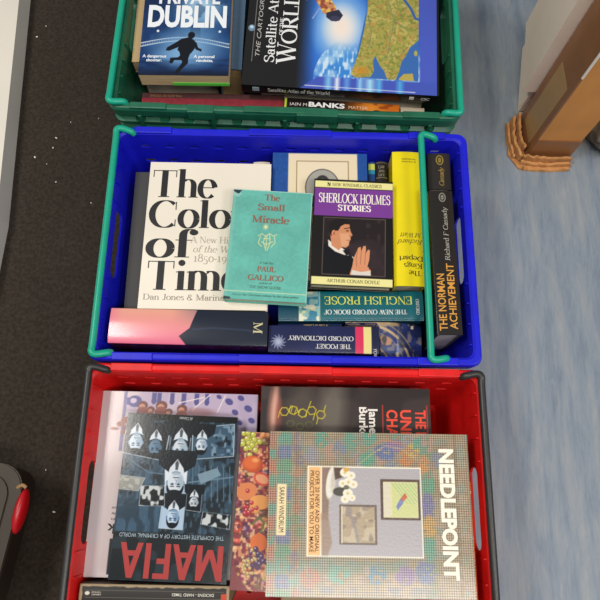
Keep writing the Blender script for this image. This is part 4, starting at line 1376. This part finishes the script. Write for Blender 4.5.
sil = '0d1018'
c.mix(np.clip(1.3 - np.hypot((c.X - 82) / 60, (c.Y - 178) / 40), 0, 1) * .85, rgb('86b2d8'))
c.ell(87, 152, 6.2, 7, sil)
c.poly([(70, 160), (84, 156), (94, 164), (94, 180), (88, 190), (70, 190), (64, 182), (68, 172)], sil)
c.poly([(70, 160), (60, 168), (46, 178), (44, 184), (50, 185), (64, 178), (76, 172)], sil)
c.poly([(90, 168), (96, 182), (106, 186), (106, 181), (100, 178), (96, 166)], sil)
c.poly([(68, 186), (88, 186), (84, 200), (84, 210), (74, 222), (68, 231), (60, 231), (68, 219), (74, 208), (70, 198)], sil)
c.poly([(72, 192), (82, 204), (72, 204), (60, 204), (57, 211), (52, 209), (53, 199), (66, 198)], sil)
bk = flat_book('book', 'thriller paperback with running man silhouette and bridge on navy cover, in the green crate', (-.1978, .4033, .215), .039, .1545, .234, .0285, 'L', '0e1a36', 'd9bd90', False, c, .35, .3)
text(bk, 'PRIVATE', 80, 85, 26, 0, 'e9eef2', 108, 'sans', bold=.035, align='c')
text(bk, 'DUBLIN', 78, 134, 42, 0, 'eef2f4', 138, 'sans', bold=.04, align='c')
wt = 'e6ecf2'
text(bk, 'A dangerous', 5, 199, 5.5, 0, wt, 41, 'sans', bold=.03, name='caption_lettering')
text(bk, 'shooter.', 12, 207, 5.5, 0, wt, 27, 'sans', bold=.03, name='caption_lettering')
text(bk, 'A personal', 93, 199, 5.5, 0, wt, 36, 'sans', bold=.03, name='caption_lettering')
text(bk, 'vendetta.', 97, 207, 5.5, 0, wt, 30, 'sans', bold=.03, name='caption_lettering')
bm = bmesh.new()
box(bm, -.022, .0768, -.1176, -.1155, .0010, .0080)
o = obj('price_sticker', bm, mat('lime_sticker', '5fd24a', .6), bk.root)
o['label'] = 'lime green strip on the bottom page edge'

# satellite atlas
c = Canvas(338, 270, '1c1a1a', .9)
X, Y = c.X, c.Y
c.mix(np.clip((X - 92) / 34, 0, 1), rgb('2b5fc4'))
sky = np.clip((X - 96) / 30, 0, 1)
d = np.hypot((X - 168) / 62, (Y - 140) / 92)
c.mix(sky * np.clip(1.5 - d, 0, 1) * .8, rgb('3f8fe0'))
c.mix(sky * np.clip(.95 - d, 0, 1) * 1.3, rgb('cfe4f4'))
c.mix(sky * np.clip(.62 - d, 0, 1) * 2.0, rgb('f6e6d8'))
m = np.clip((np.hypot((X - 235) / 112, (Y - 250) / 105) < 1) * 1.0, 0, 1) * np.clip((X - 118) / 14, 0, 1) * np.clip((Y - 170) / 30, 0, 1)
c.mix(m * .7, rgb('3c8ed6'))
c.blotch(5, .5, 'e6f2f8', 13, .85, m, soft=.35, sx=1.6, sy=.6)
c.blotch(14, .5, 'cfe6f4', 53, .6, m, soft=.3)
# satellite
c.poly([(110, 66), (134, 58), (156, 96), (160, 112), (148, 118), (134, 112)], 'c98a5a')
c.blotch(6, .45, 'e9c25a', 16, .9, c.poly_mask([(110, 66), (134, 58), (156, 96), (160, 112), (148, 118), (134, 112)]))
c.blotch(5, .6, '8a3a2c', 18, .8, c.poly_mask([(110, 66), (134, 58), (156, 96), (160, 112), (148, 118), (134, 112)]))
c.poly([(140, 110), (162, 102), (170, 114), (164, 126), (150, 128), (140, 120)], '2c2c40')
c.ell(156, 122, 9, 6, '3d3c58')
c.line([(128, 100), (116, 124)], 2.5, '8fa0d0')
c.line([(112, 70), (104, 84)], 2, 'd0c8d8')
# map panel
mp_ = c.poly_mask([(205, -2), (306, -2), (306, 243), (190, 243), (200, 180), (212, 100)], 1)
c.mix(mp_, rgb('3a6ab0'))
land = c.poly_mask([(212, -2), (306, -2), (306, 158), (290, 175), (284, 192), (276, 205), (272, 226), (266, 243), (252, 243), (246, 226), (238, 215), (230, 196), (226, 206), (228, 228), (222, 240), (196, 243), (188, 236), (200, 195), (208, 150), (214, 100)], 1)
c.mix(land, rgb('a8a04e'))
c.blotch(9, .5, 'c4b564', 23, .8, land)
c.blotch(4, .58, '8c9440', 24, .8, land)
c.blotch(5, .6, 'b98a46', 27, .6, land)
c.blotch(3, .62, '6f7a3a', 28, .6, land)
c.ell(206, 228, 12, 8, 'c98a2c', 8, a=.8)
for pts in ([(240, -2), (246, 60), (262, 120), (256, 160), (250, 200)], [(214, 110), (222, 150), (218, 180)], [(262, 120), (290, 140)]):
    c.line(pts, 1.4, '6f7a70', .7)
c.line([(272, 60), (292, 92), (300, 112), (306, 114)], 5, '3a5fa4', 1, 2)
c.ell(301, 186, 3, 6, 'b5a84c')
c.poly([(272, 240), (280, 230), (296, 228), (298, 243), (272, 243)], 'b9a650')
c.mix(c.poly_mask([(308, -2), (340, -2), (340, 272), (308, 272)], 3), rgb('4a5cc0'))
bt = c.poly_mask([(130, 245), (340, 245), (340, 272), (100, 272)], 3)
c.mix(bt, rgb('4558b8'))
for x, w_, col in ((150, 10, '7fc0ea'), (165, 7, 'e4eef4'), (182, 8, '5f9ae0'), (205, 8, '8fcaee'), (222, 14, 'a4dcf2'), (238, 8, '5cb4e8'), (274, 9, '52a8e4')):
    c.mix(bt * np.clip(1 - np.abs(X - x) / w_, 0, 1), rgb(col))
c.line([(110, 264), (300, 266)], 1.6, 'dfe8f0', .8)
c.rect(14, 90, 14.8, 222, '8b8a86')
c.ell(9, 152, 6, 7, '6f8fa8')
c.ell(9, 150, 3, 3, 'c8d8e0')
bk = flat_book('book', 'large satellite atlas hardback with black spine side and map on blue, in the green crate', (.0783, .4128, .205), -.016, .342, .27, .021, 'B', '141214', 'dccfae', True, c, .3, .4)
bk.w = .342
wt = 'e9e9e6'
text(bk, 'THE CARTOGRAPHIC', 27, 211, 7.5, 90, 'b9b6b0', 172, 'sans', slant=.2, name='series_lettering')
text(bk, 'Satellite Atlas', 53, 222, 17, 90, wt, 165, 'roman', thick=.16, thin=.06)
text(bk, 'OF THE', 65, 164, 6.5, 90, wt, 37, 'roman', thick=.2, thin=.08)
text(bk, 'W', 90, 223, 33, 90, wt, 44, 'roman', thick=.17, thin=.05)
text(bk, 'ORLD', 90, 181, 27, 90, wt, 112, 'roman', thick=.17, thin=.05)
# lettering on the spine edge, facing the front
def edge_text(bk, s, u, z, cap, width, ink, font='roman', name='spine_lettering', **k):
    if font == 'roman':
        P, W = roman_polys(s, .2, .09)
        V, F = [], []
        for p in P:
            F.append(tuple(range(len(V), len(V) + len(p))))
            V += p
    else:
        V, F = sans_mesh(s, .03)
        V = [(p.x / _cap, p.y / _cap) for p in V]
        W = max(p[0] for p in V)
    out = [(bk.x0 + (u + px * width / W) / 1000, -bk.h / 2 - .0004, (z + py * cap) / 1000) for px, py in V]
    me = bpy.data.meshes.new(name)
    me.from_pydata(out, [], F)
    link(name, me, bk.root, mat('ink_' + ink, ink, .5))
edge_text(bk, 'Satellite Atlas of the World', 46, 6.5, 8.5, 108, 'd6d2cc')
edge_text(bk, 'CSC', 312, 7, 6, 15, 'd6d2cc', 'sans')
bm = bmesh.new()
box(bm, .121, .129, -.1356, -.1346, .007, .014, .0003)
obj('spine_emblem', bm, mat('ink_d6d2cc', 'd6d2cc', .5), bk.root)
bm = bmesh.new()
box(bm, -.152, -.140, -.1356, -.1346, .006, .016, .0003)
obj('spine_emblem', bm, mat('ink_8fa0a8', '8fa0a8', .5), bk.root)

c = Canvas(254, 30, '84222f', 1)
c.rect(0, 0, 255, 12, '4a2a2a')
c.noise(6, .08, 3)
bk = spine_book('book', 'dull red cloth book on edge along the front of the green crate', (-.1480, .2755, .162), .030, .254, .030, .145, 'x', '8c2432', 'a8886a', True, c, .7, crown=.002)
text(bk, 'PALACE OF STONE', 70, 5, 4.5, 180, '8f6a4a', 56, 'roman', thick=.2, thin=.1)
c = Canvas(204, 23, '1c1414', .8)
c.mix(np.clip((c.X - 95) / 50, 0, 1), rgb('c86a1e'))
c.mix(np.clip(1 - np.abs(c.X - 155) / 30, 0, 1) * .7, rgb('e8963a'))
c.blotch(9, .58, '7a2f14', 7, .6, c.poly_mask([(100, -1), (206, -1), (206, 25), (100, 25)], 10))
c.rect(0, -1, 4, 25, 'b9cc3a')
c.ell(164, 20, 9, 5, '1c1210')
c.rect(150, 20, 180, 24, '1c1210')
bk = spine_book('book', 'black and orange paperback spine under the front edge of the satellite atlas', (.0822, .2700, .170), -.022, .204, .0225, .14, 'x', '1c1414', 'd8c8a4', False, c, .4, crown=.001)
text(bk, 'IAIN M', 10, 15.8, 6, 0, 'd8cfc8', 30, 'sans')
text(bk, 'BANKS', 43, 15.8, 9, 0, 'f1efec', 64, 'sans', bold=.035)
text(bk, 'MATTER', 114, 15.4, 5.5, 0, 'e8c9a0', 34, 'sans', name='subtitle_lettering')
spine_book('book', 'small cream spine right of the black and orange spine in the green crate', (.2080, .2655, .168), -.02, .042, .022, .13, 'x', 'b9ab94', 'd8c8a4', False, None, .6, crown=.001)

# ------------------------------------------------------------------ things around the crates
CARD = mat('cardboard', 'd2904f', .8, .2, noise=.1, nscale=14, bump=.1, bscale=300)
CARDE = mat('cardboard_torn', 'c58d58', .85, .15, noise=.25, nscale=60, bump=.6, bscale=200)
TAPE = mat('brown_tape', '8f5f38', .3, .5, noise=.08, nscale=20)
TAPE2 = mat('tan_tape', 'b08a58', .3, .5, noise=.06, nscale=20)
bx0, by0 = .472, .286
root = thing('cardboard_box', 'tall narrow brown cardboard box with torn flaps round its foot', 'box', (bx0, by0, 0.0), .0)
bw, bd, bh = .088, .088, .78
P0 = [(0, 0), (bw, .002), (bw - .002, bd), (-.006, bd + .002)]
bm = bmesh.new()
prism(bm, P0, .002, bh)
bmesh.ops.bevel(bm, geom=list(bm.edges), offset=.0015, segments=2, affect='EDGES')
obj('carton', bm, CARD, root)
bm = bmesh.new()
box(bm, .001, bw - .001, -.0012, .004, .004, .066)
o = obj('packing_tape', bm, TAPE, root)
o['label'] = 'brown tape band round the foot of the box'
bm = bmesh.new()
prism(bm, [(-.0014, .0), (.002, .0), (-.0035, bd), (-.0075, bd)], .004, bh - .01)
prism(bm, [(-.0018, .002), (.001, .002), (-.001, .012), (-.0030, .012)], .25, .252)
obj('packing_tape', bm, TAPE, root)
bm = bmesh.new()
a = [(-.0026, .014), (-.0012, .014), (-.0052, .070), (-.0070, .070)]
prism(bm, a, .028, .205)
o = obj('packing_tape', bm, TAPE2, root)
o['label'] = 'lighter tan tape strip on the side of the box'
bm = bmesh.new()
tube(bm, [(-.001, -.001, .255), (-.001, -.001, .52)], .0022, 6)
o = obj('worn_edge', bm, mat('paper_white', 'e9e0d2', .8), root)
o['label'] = 'white scuffed corner edge'
# torn flaps: crumpled cardboard strips wrapped round the foot
def ragged(pts, z0, z1, th, seed, name='torn_flap'):
    q = random.Random(seed)
    P = smooth_path([(x, y, 0) for x, y in pts], 7)
    bm = bmesh.new()
    rings = []
    for i, p in enumerate(P):
        d = (P[min(i + 1, len(P) - 1)] - P[max(i - 1, 0)]).normalized()
        nrm = Vector((-d.y, d.x, 0))
        w = q.uniform(-.0006, .0006)
        zz = z1 + q.uniform(-.0025, .0015)
        a = p + nrm * w
        o1 = nrm * (th / 2)
        lean = nrm * q.uniform(.0, .002)
        rings.append([bm.verts.new((a - o1) + Vector((0, 0, z0))), bm.verts.new((a + o1) + Vector((0, 0, z0))),
                      bm.verts.new(a + o1 + lean + Vector((0, 0, zz))), bm.verts.new(a - o1 + lean + Vector((0, 0, zz)))])
    for r0, r1 in zip(rings[:-1], rings[1:]):
        for k in range(4):
            bm.faces.new((r0[k], r0[(k + 1) % 4], r1[(k + 1) % 4], r1[k]))
    bm.faces.new(rings[0][::-1])
    bm.faces.new(rings[-1])
    bmesh.ops.recalc_face_normals(bm, faces=bm.faces)
    o = obj(name, bm, CARDE, root)
    return o
ragged([(-.016, .086), (-.018, .04), (-.010, .006)], .001, .028, .005, 1)
ragged([(-.026, .080), (-.028, .036), (-.020, -.004), (-.014, -.012)], .001, .022, .005, 2)
ragged([(-.036, .070), (-.036, .030), (-.028, -.008)], .001, .014, .004, 3)
ragged([(-.010, -.008), (.03, -.012), (.088, -.010)], .001, .020, .005, 4)
ragged([(-.014, -.019), (.03, -.022), (.088, -.018)], .001, .013, .005, 5)
ragged([(-.008, -.030), (.03, -.031), (.084, -.027)], .001, .007, .005, 6)
bm = bmesh.new()
prism(bm, [(-.034, .07), (-.036, .0), (-.016, -.03), (.086, -.028), (.088, -.002), (-.002, -.002), (-.008, .08)], .0005, .004)
obj('torn_flap', bm, CARDE, root)

# off-white carton behind it
WB = mat('offwhite_board', 'f2e0ca', .7, .3, noise=.05, nscale=12, bump=.1)
root = thing('white_carton', 'tall off-white carton standing behind the brown cardboard box', 'box', (.462, .392, 0), 0)
bm = bmesh.new()
prism(bm, [(0, 0), (.10, -.002), (.10, .16), (.020, .16)], 0, .80)
bmesh.ops.bevel(bm, geom=list(bm.edges), offset=.002, segments=2, affect='EDGES')
obj('carton', bm, WB, root)
bm = bmesh.new()
prism(bm, [(-.020, -.012), (.05, -.014), (.05, -.004), (-.001, -.003), (.013, .15), (-.004, .15)], .085, .80)
o = obj('outer_sleeve', bm, mat('offwhite_sleeve', 'f6e2cc', .7, .3, noise=.04, nscale=12), root)
# crumpled grey-green bag
def blob(name, loc, r, seed, m, parent=None):
    me = bpy.data.meshes.new(name)
    bm = bmesh.new()
    bmesh.ops.create_icosphere(bm, subdivisions=5, radius=1)
    q = random.Random(seed)
    dirs = [(Vector((q.gauss(0, 1), q.gauss(0, 1), q.gauss(0, 1))).normalized(), q.uniform(3, 9), q.uniform(0, 6)) for _ in range(12)]
    for v in bm.verts:
        n = v.co.normalized()
        d = sum(1 - abs(math.sin(n.dot(a) * f + ph)) for a, f, ph in dirs) / len(dirs)
        s = .72 + .55 * d
        v.co = Vector((n.x * r[0] * s, n.y * r[1] * s, max(n.z * r[2] * s, -r[2] * .8)))
    zmin = min(v.co.z for v in bm.verts)
    for v in bm.verts:
        v.co.z -= zmin
    bm.to_mesh(me)
    bm.free()
    for p in me.polygons:
        p.use_smooth = True
    o = link(name, me, parent, m)
    o.location = loc
    return o
bag = blob('crumpled_bag', (.632, .366, 0), (.052, .090, .060), 4, mat('bag_cloth', '6f6858', .5, .4, noise=.3, nscale=25))
tag(bag, 'crumpled olive-grey bag on the floor behind the cardboard box', 'bag')

# white slab at the left edge
root = thing('white_plinth', 'low off-white board along the left edge of the carpet', 'board', (-.60, .3, 0.0015), 0)
bm = bmesh.new()
prism(bm, [(-.6, -.45), (.05, -.45), (.048, -.22), (.0, .32), (-.04, .8), (-.6, .8)], 0, .05)
bmesh.ops.bevel(bm, geom=list(bm.edges), offset=.002, segments=2, affect='EDGES')
obj('board', bm, mat('white_paint', 'e6ded0', .5, .4, noise=.04, nscale=8), root)
# grey storage box with red clip
root = thing('storage_box', 'grey-brown plastic storage box with red clip at the lower left', 'storage box', (-.414, -.505, 0.0015), -.10)
GP = mat('taupe_plastic', '40382f', .5, .3, noise=.08, nscale=20)
bm = bmesh.new()
pts = rr(.13, .16, .038, 6)
prism(bm, [(x - .118 - .018, y - .02) for x, y in rr(.12, .15, .034, 6)], 0, .112)
obj('box_body', bm, GP, root)
bm = bmesh.new()
prism(bm, [(x - .118 , y - .02) for x, y in pts], .112, .120)
bmesh.ops.bevel(bm, geom=list(bm.edges), offset=.002, segments=2, affect='EDGES')
prism(bm, [(x - .118 , y - .02) for x, y in rr(.112, .142, .03, 6)], .119, .124)
obj('lid', bm, GP, root)
bm = bmesh.new()
bmesh.ops.create_uvsphere(bm, u_segments=20, v_segments=12, radius=1)
for v in bm.verts:
    v.co = Vector((.016 + v.co.x * .009, .075 + v.co.y * .034, .112 + v.co.z * .016))
o = obj('clip', bm, mat('red_clip', 'b01018', .35, .5), root, True)
o['label'] = 'red oval plastic clip'
bm = bmesh.new()
tube(bm, smooth_path([(.004, .108, .118), (.012, .113, .121), (.018, .110, .119)], 4), .003, 8)
obj('clip_hinge', bm, mat('tan_hinge', '9a7a52', .5), root, True)

# crumbs on the carpet
def crumb(x, y, s, a, i):
    bm = bmesh.new()
    bmesh.ops.create_icosphere(bm, subdivisions=1, radius=1)
    for v in bm.verts:
        v.co = Vector((v.co.x * s * 1.7, v.co.y * s, v.co.z * s * .5))
    o = obj('paper_crumb', bm, mat('crumb_white', 'efe8d8', .8), None)
    o.location = (x, y, 0.0015 + s * .5)
    o.rotation_euler = (0, 0, a)
    tag(o, 'tiny pale paper crumb on the dark carpet', 'crumb', 'pale crumbs scattered on the dark carpet')
for i, (x, y, s) in enumerate(((-.570, .523, .0016), (-.555, .552, .0010), (-.490, .280, .0016), (-.493, .257, .0013), (-.526, .234, .0018), (-.475, .181, .0012), (-.399, .139, .0011), (-.381, -.439, .0018), (-.406, -.371, .0009), (-.466, .318, .0009), (-.50, .22, .0008), (-.41, .33, .0008))):
    crumb(x, y, s, i * 1.3, i)
